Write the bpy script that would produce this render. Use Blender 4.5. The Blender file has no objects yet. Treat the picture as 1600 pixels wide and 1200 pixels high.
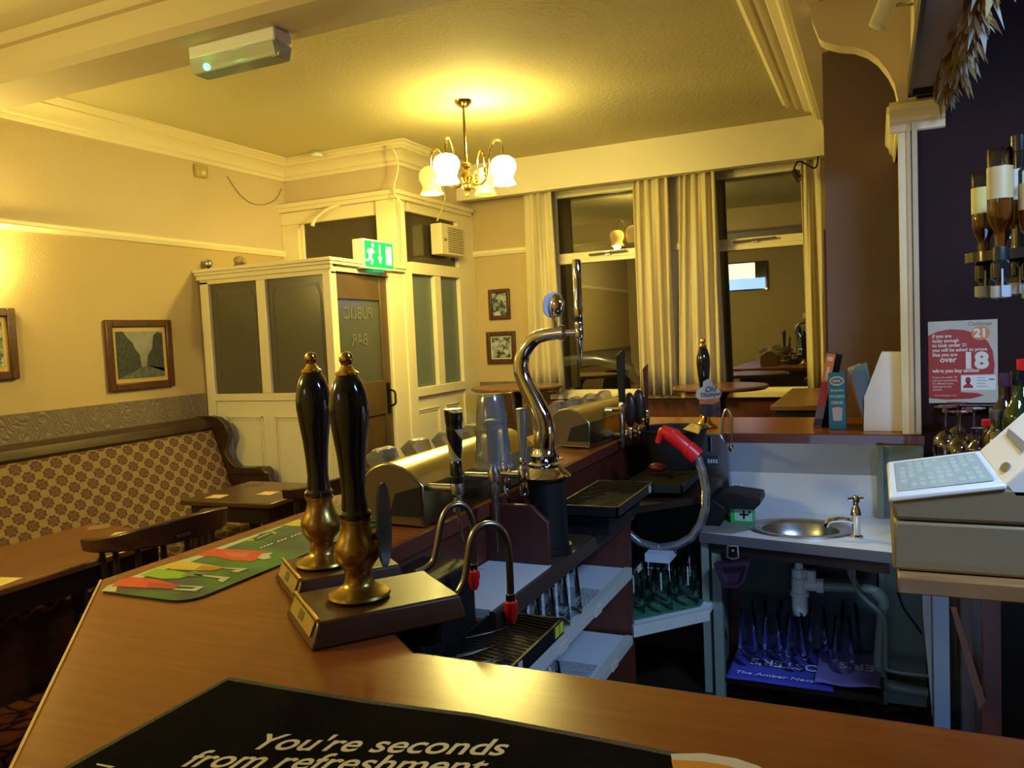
import bpy, bmesh, math, random
from mathutils import Vector, Matrix
random.seed(7)
PI = math.pi
S = bpy.context.scene
COL = S.collection

# ---------------------------------------------------------------- camera, world, light, exposure
EYE = Vector((0, 0, 1.54))
YAW, PITCH, ROLL, FPX = 0.42878738, -0.06030699, -0.04512993, 1255.46
fw = Vector((-math.sin(YAW)*math.cos(PITCH), math.cos(YAW)*math.cos(PITCH), math.sin(PITCH)))
r0 = Vector((math.cos(YAW), math.sin(YAW), 0)); u0 = r0.cross(fw)
RT = math.cos(ROLL)*r0 + math.sin(ROLL)*u0
UP = -math.sin(ROLL)*r0 + math.cos(ROLL)*u0
cam = bpy.data.cameras.new('camera')
camo = bpy.data.objects.new('camera', cam); COL.objects.link(camo)
cam.sensor_width = 36; cam.lens = FPX/1600*36; cam.clip_start = 0.02
camo.matrix_world = Matrix(((RT.x, UP.x, -fw.x, EYE.x), (RT.y, UP.y, -fw.y, EYE.y), (RT.z, UP.z, -fw.z, EYE.z), (0, 0, 0, 1)))
S.camera = camo
S.view_settings.view_transform = 'Standard'; S.view_settings.look = 'None'
S.view_settings.gamma = 1; S.view_settings.use_curve_mapping = False
S.view_settings.exposure = 0.0

w = bpy.data.worlds.new('night'); S.world = w; w.use_nodes = True
w.node_tree.nodes['Background'].inputs[0].default_value = (.12, .09, .05, 1)
w.node_tree.nodes['Background'].inputs[1].default_value = 0.10

WARM = (1.0, .84, .22)
COOL = (.36, .60, 1.0)
def point(name, loc, power, color, radius=.04):
    l = bpy.data.lights.new(name, 'POINT'); l.energy = power; l.color = color; l.shadow_soft_size = radius
    o = bpy.data.objects.new(name, l); o.location = loc; COL.objects.link(o); return o
def area(name, loc, target, power, color, sx, sy, spread=180):
    l = bpy.data.lights.new(name, 'AREA'); l.shape = 'RECTANGLE'; l.size = sx; l.size_y = sy
    l.energy = power; l.color = color; l.spread = math.radians(spread)
    o = bpy.data.objects.new(name, l); o.location = loc
    o.rotation_euler = (Vector(target)-Vector(loc)).to_track_quat('-Z', 'Y').to_euler(); COL.objects.link(o); return o

area('servery_strip_glow', (.80, 1.30, 2.36), (.0, 2.9, .8), 26, COOL, .6, .12, 130)
point('near_room_lamp_glow', (-2.9, .50, 2.36), 105, WARM, .12)
point('sconce_glow', (-4.20, 2.68, 1.99), 38, WARM, .04)
CH = Vector((-2.276, 4.45, 0))          # chandelier axis
for dx, dy in ((-.002, -.25), (.25, .0), (-.25, .01)):
    point('chandelier_bulb_glow', (CH.x+dx, CH.y+dy, 2.44), 40, WARM, .035)
point('chandelier_up_glow', (CH.x+.06, CH.y+.05, 2.72), 40, WARM, .05)
area('under_bar_fill_glow', (-.10, .955, .55), (-.30, 3.1, .25), 1.9, COOL, .7, .4, 110)  # added cool fill from under the front bar, towards the sink
point('street_fill_glow', (-3.0, 7.3, 3.3), 160, (1, .8, .35), .15)  # added fill just outside the window so the parked car shows

# ---------------------------------------------------------------- helpers
def at(px, py, x=None, y=None, z=None, n=None, p0=None):
    d = fw + (px-800)/FPX*RT - (py-600)/FPX*UP
    if x is not None: t = (x-EYE.x)/d.x
    elif y is not None: t = (y-EYE.y)/d.y
    elif z is not None: t = (z-EYE.z)/d.z
    else: n = Vector(n); t = (Vector(p0)-EYE).dot(n)/d.dot(n)
    return EYE + t*d

MC = {}
def mat(name, color, rough=.5, metal=0, bump=0, bscale=60, var=0, vscale=8, stretch=None, emis=None, es=0, spec=.5, coat=0):
    if name in MC: return MC[name]
    m = bpy.data.materials.new(name); m.use_nodes = True; nt = m.node_tree; N = nt.nodes; L = nt.links
    b = N['Principled BSDF']; b.inputs['Base Color'].default_value = (*color, 1)
    b.inputs['Roughness'].default_value = rough; b.inputs['Metallic'].default_value = metal
    b.inputs['Specular IOR Level'].default_value = spec; b.inputs['Coat Weight'].default_value = coat
    if emis: b.inputs['Emission Color'].default_value = (*emis, 1); b.inputs['Emission Strength'].default_value = es
    if var or bump:
        tc = N.new('ShaderNodeTexCoord'); mp = N.new('ShaderNodeMapping'); L.new(tc.outputs['Object'], mp.inputs[0])
        if stretch: mp.inputs['Scale'].default_value = stretch
        if var:
            nz = N.new('ShaderNodeTexNoise'); nz.inputs['Scale'].default_value = vscale; nz.inputs['Detail'].default_value = 5
            L.new(mp.outputs[0], nz.inputs['Vector'])
            cr = N.new('ShaderNodeValToRGB'); L.new(nz.outputs[0], cr.inputs[0])
            cr.color_ramp.elements[0].position = .3; cr.color_ramp.elements[1].position = .7
            cr.color_ramp.elements[0].color = (*[c*(1-var) for c in color], 1)
            cr.color_ramp.elements[1].color = (*[min(1, c*(1+var)) for c in color], 1)
            L.new(cr.outputs[0], b.inputs['Base Color'])
        if bump:
            n2 = N.new('ShaderNodeTexNoise'); n2.inputs['Scale'].default_value = bscale; n2.inputs['Detail'].default_value = 3
            L.new(tc.outputs['Object'], n2.inputs['Vector'])
            bp = N.new('ShaderNodeBump'); bp.inputs['Strength'].default_value = bump; bp.inputs['Distance'].default_value = .01
            L.new(n2.outputs[0], bp.inputs['Height']); L.new(bp.outputs[0], b.inputs['Normal'])
    MC[name] = m; return m

def glassmat(name, tint, fac=.1, rough=.0, ior=1.45, base=0, alpha_col=None):
    """thin pane: transparent + fresnel mirror; base>0 mixes in a matt film"""
    if name in MC: return MC[name]
    m = bpy.data.materials.new(name); m.use_nodes = True; nt = m.node_tree; N = nt.nodes; L = nt.links
    N.remove(N['Principled BSDF']); out = N['Material Output']
    tr = N.new('ShaderNodeBsdfTransparent'); tr.inputs[0].default_value = (*tint, 1)
    gl = N.new('ShaderNodeBsdfGlossy'); gl.inputs['Roughness'].default_value = rough
    fr = N.new('ShaderNodeFresnel'); fr.inputs[0].default_value = ior
    ad = N.new('ShaderNodeMath'); ad.operation = 'ADD'; ad.inputs[1].default_value = fac; ad.use_clamp = True
    L.new(fr.outputs[0], ad.inputs[0])
    mx = N.new('ShaderNodeMixShader'); L.new(ad.outputs[0], mx.inputs[0]); 
    last = tr
    if base:
        df = N.new('ShaderNodeBsdfPrincipled'); df.inputs['Base Color'].default_value = (*(alpha_col or (.5, .5, .5)), 1); df.inputs['Roughness'].default_value = .6
        mb = N.new('ShaderNodeMixShader'); mb.inputs[0].default_value = base
        L.new(tr.outputs[0], mb.inputs[1]); L.new(df.outputs[0], mb.inputs[2]); last = mb
    L.new(last.outputs[0], mx.inputs[1]); L.new(gl.outputs[0], mx.inputs[2]); L.new(mx.outputs[0], out.inputs[0])
    MC[name] = m; return m

class MB:
    def __init__(s): s.bm = bmesh.new()
    def add(s, vs, fs, T=None):
        vv = [s.bm.verts.new((T @ Vector(v)) if T else v) for v in vs]
        for f in fs:
            try: s.bm.faces.new([vv[i] for i in f])
            except ValueError: pass
        return s
    def box(s, lo, hi, T=None):
        x0, y0, z0 = lo; x1, y1, z1 = hi
        return s.add([(x0,y0,z0),(x1,y0,z0),(x1,y1,z0),(x0,y1,z0),(x0,y0,z1),(x1,y0,z1),(x1,y1,z1),(x0,y1,z1)],
                     [(3,2,1,0),(4,5,6,7),(0,1,5,4),(1,2,6,5),(2,3,7,6),(3,0,4,7)], T)
    def prism(s, pts, v, T=None):
        """pts: 3D polygon, extruded by vector v"""
        n = len(pts); v = Vector(v); a = [Vector(p) for p in pts]; b = [p+v for p in a]
        return s.add(a+b, [tuple(range(n-1, -1, -1)), tuple(range(n, 2*n))]+[(i, (i+1) % n, n+(i+1) % n, n+i) for i in range(n)], T)
    def poly(s, pts, z0, z1, T=None): return s.prism([(p[0], p[1], z0) for p in pts], (0, 0, z1-z0), T)
    def lathe(s, prof, c=(0, 0, 0), seg=24, T=None, a0=0):
        c = Vector(c); vs = []; fs = []; n = len(prof)
        for r, z in prof:
            for k in range(seg):
                a = a0+2*PI*k/seg; vs.append(c+Vector((max(r, 1e-5)*math.cos(a), max(r, 1e-5)*math.sin(a), z)))
        for i in range(n-1):
            for k in range(seg):
                fs.append((i*seg+k, i*seg+(k+1) % seg, (i+1)*seg+(k+1) % seg, (i+1)*seg+k))
        if prof[0][0] > 1e-4: fs.append(tuple(range(seg-1, -1, -1)))
        if prof[-1][0] > 1e-4: fs.append(tuple((n-1)*seg+k for k in range(seg)))
        return s.add(vs, fs, T)
    def lathe_open(s, prof, c=(0, 0, 0), seg=24, T=None, wob=None):
        c = Vector(c); vs = []; fs = []; n = len(prof)
        for i, (r, z) in enumerate(prof):
            for k in range(seg):
                a = 2*PI*k/seg; rr = r*(1+(wob(i, a) if wob else 0)); vs.append(c+Vector((rr*math.cos(a), rr*math.sin(a), z)))
        for i in range(n-1):
            for k in range(seg): fs.append((i*seg+k, i*seg+(k+1) % seg, (i+1)*seg+(k+1) % seg, (i+1)*seg+k))
        return s.add(vs, fs, T)
    def tube(s, pts, r, seg=10, smooth=0, T=None):
        P = [Vector(p) for p in pts]
        R = list(r) if isinstance(r, (list, tuple)) else [r]*len(P)
        if smooth:
            Q = []; RR = []
            for i in range(len(P)-1):
                p0 = P[max(i-1, 0)]; p1 = P[i]; p2 = P[i+1]; p3 = P[min(i+2, len(P)-1)]
                for k in range(smooth):
                    t = k/smooth
                    Q.append(.5*((2*p1)+(p2-p0)*t+(2*p0-5*p1+4*p2-p3)*t*t+(3*p1-p0-3*p2+p3)*t**3)); RR.append(R[i]*(1-t)+R[i+1]*t)
            Q.append(P[-1]); RR.append(R[-1]); P, R = Q, RR
        n = len(P); tg = [(P[min(i+1, n-1)]-P[max(i-1, 0)]).normalized() for i in range(n)]
        a = Vector((0, 0, 1)) if abs(tg[0].z) < .9 else Vector((1, 0, 0))
        u = tg[0].cross(a).normalized(); vs = []
        for i in range(n):
            u = (u-tg[i]*u.dot(tg[i])).normalized(); v = tg[i].cross(u)
            for k in range(seg):
                an = 2*PI*k/seg; vs.append(P[i]+R[i]*(math.cos(an)*u+math.sin(an)*v))
        fs = [(i*seg+k, i*seg+(k+1) % seg, (i+1)*seg+(k+1) % seg, (i+1)*seg+k) for i in range(n-1) for k in range(seg)]
        fs += [tuple(range(seg-1, -1, -1)), tuple((n-1)*seg+k for k in range(seg))]
        return s.add(vs, fs, T)
    def ball(s, c, r, seg=16, T=None, sq=(1, 1, 1)):
        M = Matrix.Translation(Vector(c)) @ Matrix.Diagonal((*sq, 1))
        if T: M = T @ M
        bmesh.ops.create_uvsphere(s.bm, u_segments=seg, v_segments=max(6, seg//2), radius=r, matrix=M); return s
    def build(s, name, m, parent=None, label=None, bev=0, ang=35, **kw):
        bmesh.ops.recalc_face_normals(s.bm, faces=s.bm.faces)
        me = bpy.data.meshes.new(name)
        off = Vector((0, 0, 0))
        if parent:
            p = parent
            while p: off += p.location; p = p.parent
        elif not kw.get('noorig'):
            vs = [v.co for v in s.bm.verts]
            off = Vector(((min(v.x for v in vs)+max(v.x for v in vs))/2, (min(v.y for v in vs)+max(v.y for v in vs))/2, min(v.z for v in vs)))
        if off.length: bmesh.ops.translate(s.bm, verts=s.bm.verts, vec=-off)
        s.bm.to_mesh(me); s.bm.free()
        me.shade_smooth(); me.set_sharp_from_angle(angle=math.radians(ang))
        o = bpy.data.objects.new(name, me); COL.objects.link(o)
        if parent: o.parent = parent
        else: o.location = off
        for mm in (m if isinstance(m, list) else [m]): me.materials.append(mm)
        if bev:
            b = o.modifiers.new('bevel', 'BEVEL'); b.width = bev; b.segments = 2; b.limit_method = 'ANGLE'; b.angle_limit = math.radians(50)
        if label: o['label'] = label
        return o

def tag(o, label, cat, group=None, kind=None):
    o['label'] = label; o['category'] = cat
    if group: o['group'] = group
    if kind: o['kind'] = kind
    return o
def thing(name, label, cat, loc, group=None):
    o = bpy.data.objects.new(name, None); o.empty_display_size = .05; o.location = loc; COL.objects.link(o)
    return tag(o, label, cat, group)
def struct(name, mb, m, label=None, bev=0, parent=None, ang=35):
    o = mb.build(name, m, parent, bev=bev, noorig=True, ang=ang)
    if not parent: o['kind'] = 'structure'
    if label and not parent: o['label'] = label
    return o
def sroot(name, label=None):
    o = bpy.data.objects.new(name, None); COL.objects.link(o); o['kind'] = 'structure'
    if label: o['label'] = label
    return o
def dup(root, loc, rotz=0, label=None, scale=None):
    r = root.copy(); COL.objects.link(r); r.location = loc; r.rotation_euler = (0, 0, rotz)
    if scale: r.scale = scale
    if label: r['label'] = label
    for ch in list(root.children):
        c = ch.copy(); COL.objects.link(c); c.parent = r
        for g in list(ch.children):
            d = g.copy(); COL.objects.link(d); d.parent = c
    return r
def frame(origin, xdir, ydir):
    x = Vector(xdir).normalized(); y = Vector(ydir); y = (y-x*y.dot(x)).normalized(); z = x.cross(y)
    return Matrix(((x.x, y.x, z.x, origin[0]), (x.y, y.y, z.y, origin[1]), (x.z, y.z, z.z, origin[2]), (0, 0, 0, 1)))
def text(name, body, m, parent, T, size, shear=0, depth=.0004, align='LEFT', sx=1, bold=0, label=None):
    c = bpy.data.curves.new(name, 'FONT'); c.body = body; c.size = size; c.shear = shear; c.extrude = depth; c.align_x = align; c.offset = bold
    t = bpy.data.objects.new('tmp', c); COL.objects.link(t)
    dg = bpy.context.evaluated_depsgraph_get(); me = bpy.data.meshes.new_from_object(t.evaluated_get(dg)); bpy.data.objects.remove(t)
    me.transform(Matrix.Diagonal((sx, 1, 1, 1))); me.transform(T)
    off = Vector((0, 0, 0)); p = parent
    while p: off += p.location; p = p.parent
    me.transform(Matrix.Translation(-off))
    me.materials.clear(); me.materials.append(m)
    o = bpy.data.objects.new(name, me); COL.objects.link(o); o.parent = parent
    if label: o['label'] = label
    return o

# ---------------------------------------------------------------- materials
CREAM = mat('wall_cream_paint', (.60, .47, .29), .75, bump=.25, bscale=90)
WALLLOW = mat('wall_tan_paint', (.50, .36, .17), .7, bump=.3, bscale=120)
CEILM = mat('ceiling_paint', (.60, .52, .28), .8, bump=.35, bscale=45)
GLOSS = mat('cream_gloss_paint', (.80, .69, .43), .35, bump=.05, bscale=25)
GLOSSLOW = mat('cream_gloss_flat', (.82, .73, .48), .4)
MAUVE = mat('mauve_wall_paint', (.20, .125, .095), .8, bump=.2, bscale=120)
BEAMM = mat('beam_paint', (.62, .50, .33), .65, bump=.1, bscale=60)
DADO = mat('embossed_dado_paper', (.18, .13, .09), .6)
DARKWOOD = mat('dark_stained_wood', (.034, .013, .007), .32, var=.4, vscale=6, stretch=(6, 1, 6), coat=.2)
BLACKWOOD = mat('blackened_wood', (.022, .011, .008), .35, var=.3, vscale=6)
REDWOOD = mat('red_mahogany_wood', (.085, .018, .010), .4, var=.25, vscale=5, stretch=(5, 5, .6))
TABLEW = mat('table_top_wood', (.17, .065, .022), .3, var=.2, vscale=7, stretch=(8, 1, 1), coat=.25)
PICW = mat('picture_frame_wood', (.075, .026, .010), .35, var=.3, vscale=30)
BRASS = mat('aged_brass', (.38, .245, .065), .3, 1, var=.12, vscale=20)
BRASSD = mat('polished_brass', (.75, .52, .16), .16, 1)
CHROME = mat('chrome', (.72, .72, .74), .07, 1)
STEEL = mat('brushed_steel', (.42, .42, .43), .3, 1)
PIPE = mat('dull_steel_pipe', (.33, .31, .27), .3, 1)
BLACK = mat('glossy_black', (.008, .008, .009), .12, coat=.5)
MBLACK = mat('matt_black_plastic', (.008, .008, .009), .5, spec=.25)
RUBBER = mat('black_rubber', (.012, .012, .013), .8)
RED = mat('red_plastic', (.62, .012, .015), .35)
WHITEL = mat('white_laminate', (.62, .66, .72), .35)
WHITEP = mat('white_plastic', (.75, .75, .72), .35)
GREENP = mat('sage_green_paint', (.17, .21, .17), .5, bump=.1, bscale=20)
SPLASH = mat('splashback_grey', (.30, .33, .38), .5, var=.12, vscale=3)
TILLC = mat('till_beige_plastic', (.21, .165, .095), .5)
TILLW = mat('till_light_plastic', (.75, .74, .73), .4)
PAPER = mat('white_paper', (.75, .74, .76), .7)
CREAMP = mat('cream_plastic', (.66, .56, .33), .45)
PLY = mat('varnished_ply', (.28, .14, .05), .35, var=.2, vscale=9, stretch=(1, 8, 1))
PRINTW = mat('white_print', (.75, .74, .72), .6)
CURT = mat('curtain_cotton', (.62, .52, .31), .85, bump=.1, bscale=200)
CLEAR = glassmat('clear_glass', (.93, .95, .96), .03, .02)
PANE = glassmat('window_pane', (.90, .92, .90), .26, 0, 1.4)
FROST = glassmat('frosted_glass', (.16, .16, .13), .02, .25, 1.4, base=.55, alpha_col=(.17, .14, .085))
FROSTB = glassmat('frosted_blue_glass', (.16, .18, .18), .02, .3, 1.4, base=.62, alpha_col=(.20, .25, .22))
DARKG = glassmat('dark_upper_glass', (.10, .085, .06), .03, .08, 1.4, base=.5, alpha_col=(.10, .07, .035))
TINT = glassmat('smoky_plastic', (.75, .72, .66), .06, .1, 1.45, base=.18, alpha_col=(.6, .58, .5))
LAMP = mat('opal_lamp_glass', (.9, .8, .55), .3, emis=(1, .80, .38), es=9)
LAMPDIM = mat('amber_lamp_glass', (.85, .6, .2), .25, emis=(1, .62, .12), es=.8)
BULB = mat('lit_bulb', (1, .9, .7), .3, emis=(1, .85, .5), es=25)

def countertop_mat():
    m = bpy.data.materials.new('varnished_bar_top'); m.use_nodes = True; nt = m.node_tree; N = nt.nodes; L = nt.links
    b = N['Principled BSDF']; b.inputs['Roughness'].default_value = .25; b.inputs['Specular IOR Level'].default_value = .32
    tc = N.new('ShaderNodeTexCoord'); mp = N.new('ShaderNodeMapping'); mp.inputs['Scale'].default_value = (1.6, 22, 1); mp.inputs['Rotation'].default_value = (0, 0, .0)
    L.new(tc.outputs['Object'], mp.inputs[0])
    n = N.new('ShaderNodeTexNoise'); n.inputs['Scale'].default_value = 3; n.inputs['Detail'].default_value = 8; n.inputs['Roughness'].default_value = .6; L.new(mp.outputs[0], n.inputs['Vector'])
    cr = N.new('ShaderNodeValToRGB'); e = cr.color_ramp.elements
    e[0].position = .25; e[0].color = (.195, .052, .008, 1); e[1].position = .8; e[1].color = (.26, .074, .012, 1)
    L.new(n.outputs[0], cr.inputs[0]); L.new(cr.outputs[0], b.inputs['Base Color'])
    return m
BARTOP = countertop_mat()

def fabric_mat():
    m = bpy.data.materials.new('medallion_upholstery'); m.use_nodes = True; nt = m.node_tree; N = nt.nodes; L = nt.links
    b = N['Principled BSDF']; b.inputs['Roughness'].default_value = .9
    tc = N.new('ShaderNodeTexCoord'); sp = N.new('ShaderNodeSeparateXYZ'); L.new(tc.outputs['Object'], sp.inputs[0])
    def M(op, a, c=None, d=None):
        q = N.new('ShaderNodeMath'); q.operation = op
        for i, v in enumerate((a, c, d)):
            if v is None: continue
            if isinstance(v, (int, float)): q.inputs[i].default_value = v
            else: L.new(v, q.inputs[i])
        return q.outputs[0]
    P = .082
    u = M('DIVIDE', sp.outputs[1], P)
    v = M('DIVIDE', M('SUBTRACT', sp.outputs[2], M('MULTIPLY', sp.outputs[0], .55)), P)
    a = M('ADD', u, v); c = M('SUBTRACT', u, v)
    fa = M('SUBTRACT', M('FRACT', M('MULTIPLY', a, .7071*1.0)), .5); fc = M('SUBTRACT', M('FRACT', M('MULTIPLY', c, .7071*1.0)), .5)
    r = M('SQRT', M('ADD', M('MULTIPLY', fa, fa), M('MULTIPLY', fc, fc)))
    th = M('ARCTAN2', fa, fc)
    petal = M('ADD', r, M('MULTIPLY', M('COSINE', M('MULTIPLY', th, 8)), .035))
    disk = M('LESS_THAN', petal, .425)
    spoke = M('GREATER_THAN', M('COSINE', M('MULTIPLY', th, 4)), .86)
    ring = M('LESS_THAN', M('ABSOLUTE', M('SUBTRACT', r, .2)), .022)
    core = M('LESS_THAN', r, .06)
    det = M('MULTIPLY', M('MAXIMUM', M('MAXIMUM', ring, spoke), core), disk)
    m1 = N.new('ShaderNodeMix'); m1.data_type = 'RGBA'; L.new(disk, m1.inputs[0]); m1.inputs[6].default_value = (.24, .155, .062, 1); m1.inputs[7].default_value = (.085, .032, .018, 1)
    m2 = N.new('ShaderNodeMix'); m2.data_type = 'RGBA'; L.new(M('MULTIPLY', det, .55), m2.inputs[0]); L.new(m1.outputs[2], m2.inputs[6]); m2.inputs[7].default_value = (.20, .12, .055, 1)
    L.new(m2.outputs[2], b.inputs['Base Color']); return m
FABRIC = fabric_mat()

def carpet_mat():
    m = bpy.data.materials.new('patterned_pub_carpet'); m.use_nodes = True; nt = m.node_tree; N = nt.nodes; L = nt.links
    b = N['Principled BSDF']; b.inputs['Roughness'].default_value = .95; b.inputs['Specular IOR Level'].default_value = .1
    tc = N.new('ShaderNodeTexCoord'); nz = N.new('ShaderNodeTexNoise'); nz.inputs['Scale'].default_value = 3
    L.new(tc.outputs['Object'], nz.inputs['Vector'])
    ad = N.new('ShaderNodeMix'); ad.data_type = 'RGBA'; ad.blend_type = 'ADD'; ad.inputs[0].default_value = .35; L.new(tc.outputs['Object'], ad.inputs[6]); L.new(nz.outputs[1], ad.inputs[7])
    vo = N.new('ShaderNodeTexVoronoi'); vo.feature = 'DISTANCE_TO_EDGE'; vo.inputs['Scale'].default_value = 9; L.new(ad.outputs[2], vo.inputs['Vector'])
    cr = N.new('ShaderNodeValToRGB'); e = cr.color_ramp.elements
    e[0].position = .05; e[0].color = (.012, .005, .005, 1); e[1].position = .1; e[1].color = (.11, .022, .016, 1)
    x = cr.color_ramp.elements.new(.3); x.color = (.15, .045, .018, 1)
    L.new(vo.outputs['Distance'], cr.inputs[0]); L.new(cr.outputs[0], b.inputs['Base Color']); return m
CARPET = carpet_mat()

def dado_mat():
    m = DADO; nt = m.node_tree; N = nt.nodes; L = nt.links; b = N['Principled BSDF']
    tc = N.new('ShaderNodeTexCoord'); wv = N.new('ShaderNodeTexWave'); wv.wave_type = 'RINGS'; wv.inputs['Scale'].default_value = 11; wv.inputs['Distortion'].default_value = 14; wv.inputs['Detail'].default_value = 1.5; wv.inputs['Detail Scale'].default_value = 1.2
    L.new(tc.outputs['Object'], wv.inputs['Vector']); bp = N.new('ShaderNodeBump'); bp.inputs['Strength'].default_value = .5; bp.inputs['Distance'].default_value = .01
    L.new(wv.outputs['Fac'], bp.inputs['Height']); L.new(bp.outputs[0], b.inputs['Normal'])
dado_mat()

def photo_mat(name, seed, tone=1.0, scale=9):
    m = bpy.data.materials.new(name); m.use_nodes = True; nt = m.node_tree; N = nt.nodes; L = nt.links
    b = N['Principled BSDF']; b.inputs['Roughness'].default_value = .25
    tc = N.new('ShaderNodeTexCoord'); mp = N.new('ShaderNodeMapping'); mp.inputs['Location'].default_value = (seed, seed*1.7, seed*.3); L.new(tc.outputs['Object'], mp.inputs[0])
    n = N.new('ShaderNodeTexNoise'); n.inputs['Scale'].default_value = scale; n.inputs['Detail'].default_value = 8; n.inputs['Roughness'].default_value = .7; L.new(mp.outputs[0], n.inputs['Vector'])
    cr = N.new('ShaderNodeValToRGB'); e = cr.color_ramp.elements
    e[0].position = .42; e[0].color = (.03*tone, .035*tone, .035*tone, 1); e[1].position = .6; e[1].color = (.42*tone, .44*tone, .40*tone, 1)
    L.new(n.outputs[0], cr.inputs[0]); L.new(cr.outputs[0], b.inputs['Base Color']); return m

# ================================================================ ROOM SHELL
CZ = 2.98; XL = -4.29; YW = 6.38
struct('floor', MB().box((XL-.2, -2, -.1), (1.6, 6.7, 0)), CARPET)
struct('ceiling', MB().box((XL-.2, -2, CZ), (1.6, 6.7, CZ+.1)), CEILM)
# left wall: below and above the picture rail
struct('wall_left', MB().box((XL-.1, -2, 0), (XL, 5.18, 2.26)), WALLLOW)
struct('wall_left_upper', MB().box((XL-.1, -2, 2.26), (XL, 5.18, CZ)), CREAM)
struct('trim_1', MB().box((XL, -2, .95), (XL+.012, 4.2, 1.235)), DADO, 'embossed grey-brown dado band on the left wall')
prail = [(XL, 2.238), (XL+.02, 2.242), (XL+.032, 2.262), (XL+.022, 2.27), (XL+.022, 2.288), (XL, 2.296)]
struct('trim_2', MB().prism([(x, -2, z) for x, z in prail], (0, 7.18, 0)), GLOSS, 'cream picture rail on the left wall')
def cornice_prof(d=1.0):   # (distance from wall, height below ceiling)
    return [(0, -.142), (.014, -.142), (.022, -.130), (.022, -.118), (.036, -.108), (.040, -.094), (.062, -.066), (.098, -.046), (.112, -.044), (.112, -.034), (.135, -.028), (.148, -.014), (.168, -.010), (.168, 0), (0, 0)]
BX = -3.225    # porch side face
struct('trim_3', MB().prism([(XL+a*1.05, 2.5, CZ+b) for a, b in cornice_prof()], (0, 2.68, 0)), GLOSS, 'plaster cornice along left wall')
cpf = cornice_prof(); mv = []
for st_i in range(3):
    for a, b in cpf: mv.append(((XL, 5.18-a, CZ+b), (BX+a, 5.18-a, CZ+b), (BX+a, 6.12, CZ+b))[st_i])
nc = len(cpf)
struct('trim_4', MB().add(mv, [(k*nc+i, k*nc+(i+1) % nc, (k+1)*nc+(i+1) % nc, (k+1)*nc+i) for k in range(2) for i in range(nc)]), GLOSS, 'plaster cornice turning the corner above the porch')
# wall over the porch
struct('wall_porch', MB().box((XL, 5.18, 2.63), (BX, 5.24, CZ)).box((BX-.06, 5.24, 2.63), (BX, YW, CZ)), CREAM)
# window wall with two openings
W1 = (at(864, 400, y=YW).x-.02, -1.50); W2 = (-1.40, -.28); WB, WT = 1.02, 2.74
mb = MB()
for x0, x1, z0, z1 in ((XL, W1[0], 0, CZ), (W1[0], W2[1], 0, WB), (W1[0], W2[1], WT, CZ), (W1[1], W2[0], WB, WT), (W2[1], 1.6, 0, CZ)):
    mb.box((x0, YW, z0), (x1, YW+.12, z1))
struct('wall_window', mb, WALLLOW)
struct('trim_6', MB().box((BX, YW-.012, .2), (W1[0], YW, 1.14)), DADO, 'grey-brown dado under the small pictures')
struct('trim_7', MB().prism([(BX, YW-(x-XL), z) for x, z in prail], (.62, 0, 0)), GLOSS, 'cream picture rail beside the curtains')
struct('trim_8', MB().box((W1[0]-.1, YW-.02, .1), (W2[1]+.1, YW, .985)), REDWOOD, 'dark red panelling under the windows')
struct('wall_right', MB().box((1.5, -2, 0), (1.6, 6.7, CZ)), REDWOOD)
struct('wall_behind', MB().box((XL-.2, -2.1, 0), (1.6, -2, CZ)), CREAM)
# pelmet
PEL = 6.10
struct('trim_9', MB().box((BX-.03, PEL, 2.695), (-.22, PEL+.02, CZ)).box((BX-.03, PEL+.02, 2.695), (-.22, PEL+.10, 2.71)), mat('pelmet_paint', (.76, .66, .46), .55), 'plain cream pelmet board over the curtains')
struct('trim_19', MB().box((W1[1]-.02, YW-.05, 1.025), (W2[0]+.02, YW, 2.74)).box((W1[1], YW-.07, 2.15), (W2[0], YW-.05, 2.20)), GLOSS, 'cream boxed pier between the two windows')
# sills
struct('trim_10', MB().box((W1[0]-.03, YW-.07, .985), (W2[1]+.05, YW+.06, 1.025)), GLOSS, 'cream window sill board', bev=.004)

def window(n, x0, x1):
    r = sroot('window_%d' % n, 'tall sash-style window with a deep transom, %s' % ('left of the pair' if n == 1 else 'right of the pair'))
    y0, y1 = YW+.02, YW+.07; f = .055
    MB().box((x0, y0, WB), (x0+f, y1, WT)).box((x1-f, y0, WB), (x1, y1, WT)).box((x0+f, y0, WT-.07), (x1-f, y1, WT)).box((x0+f, y0, WB), (x1-f, y1, WB+.035)).build('window_frame', GLOSS, r, bev=.003)
    t = MB().box((x0+f, y0-.02, 2.115), (x1-f, y1, 2.15)).box((x0+f, y0, 2.15), (x1-f, y1, 2.205)).build('transom', GLOSS, r, bev=.004)
    xm = (x0+x1)/2
    MB().tube([(xm-.16, y0-.03, 2.175), (xm+.16, y0-.03, 2.185)], .009).box((xm-.02, y0-.03, 2.165), (xm+.02, y0, 2.195)).build('stay_bar', STEEL, t)
    MB().box((x0+f, YW+.045, 2.205), (x1-f, YW+.049, WT-.07)).build('upper_pane', PANE, r)
    MB().box((x0+f, YW+.045, WB+.035), (x1-f, YW+.049, 2.115)).build('lower_pane', PANE, r)
window(1, *W1); window(2, *W2)

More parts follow.
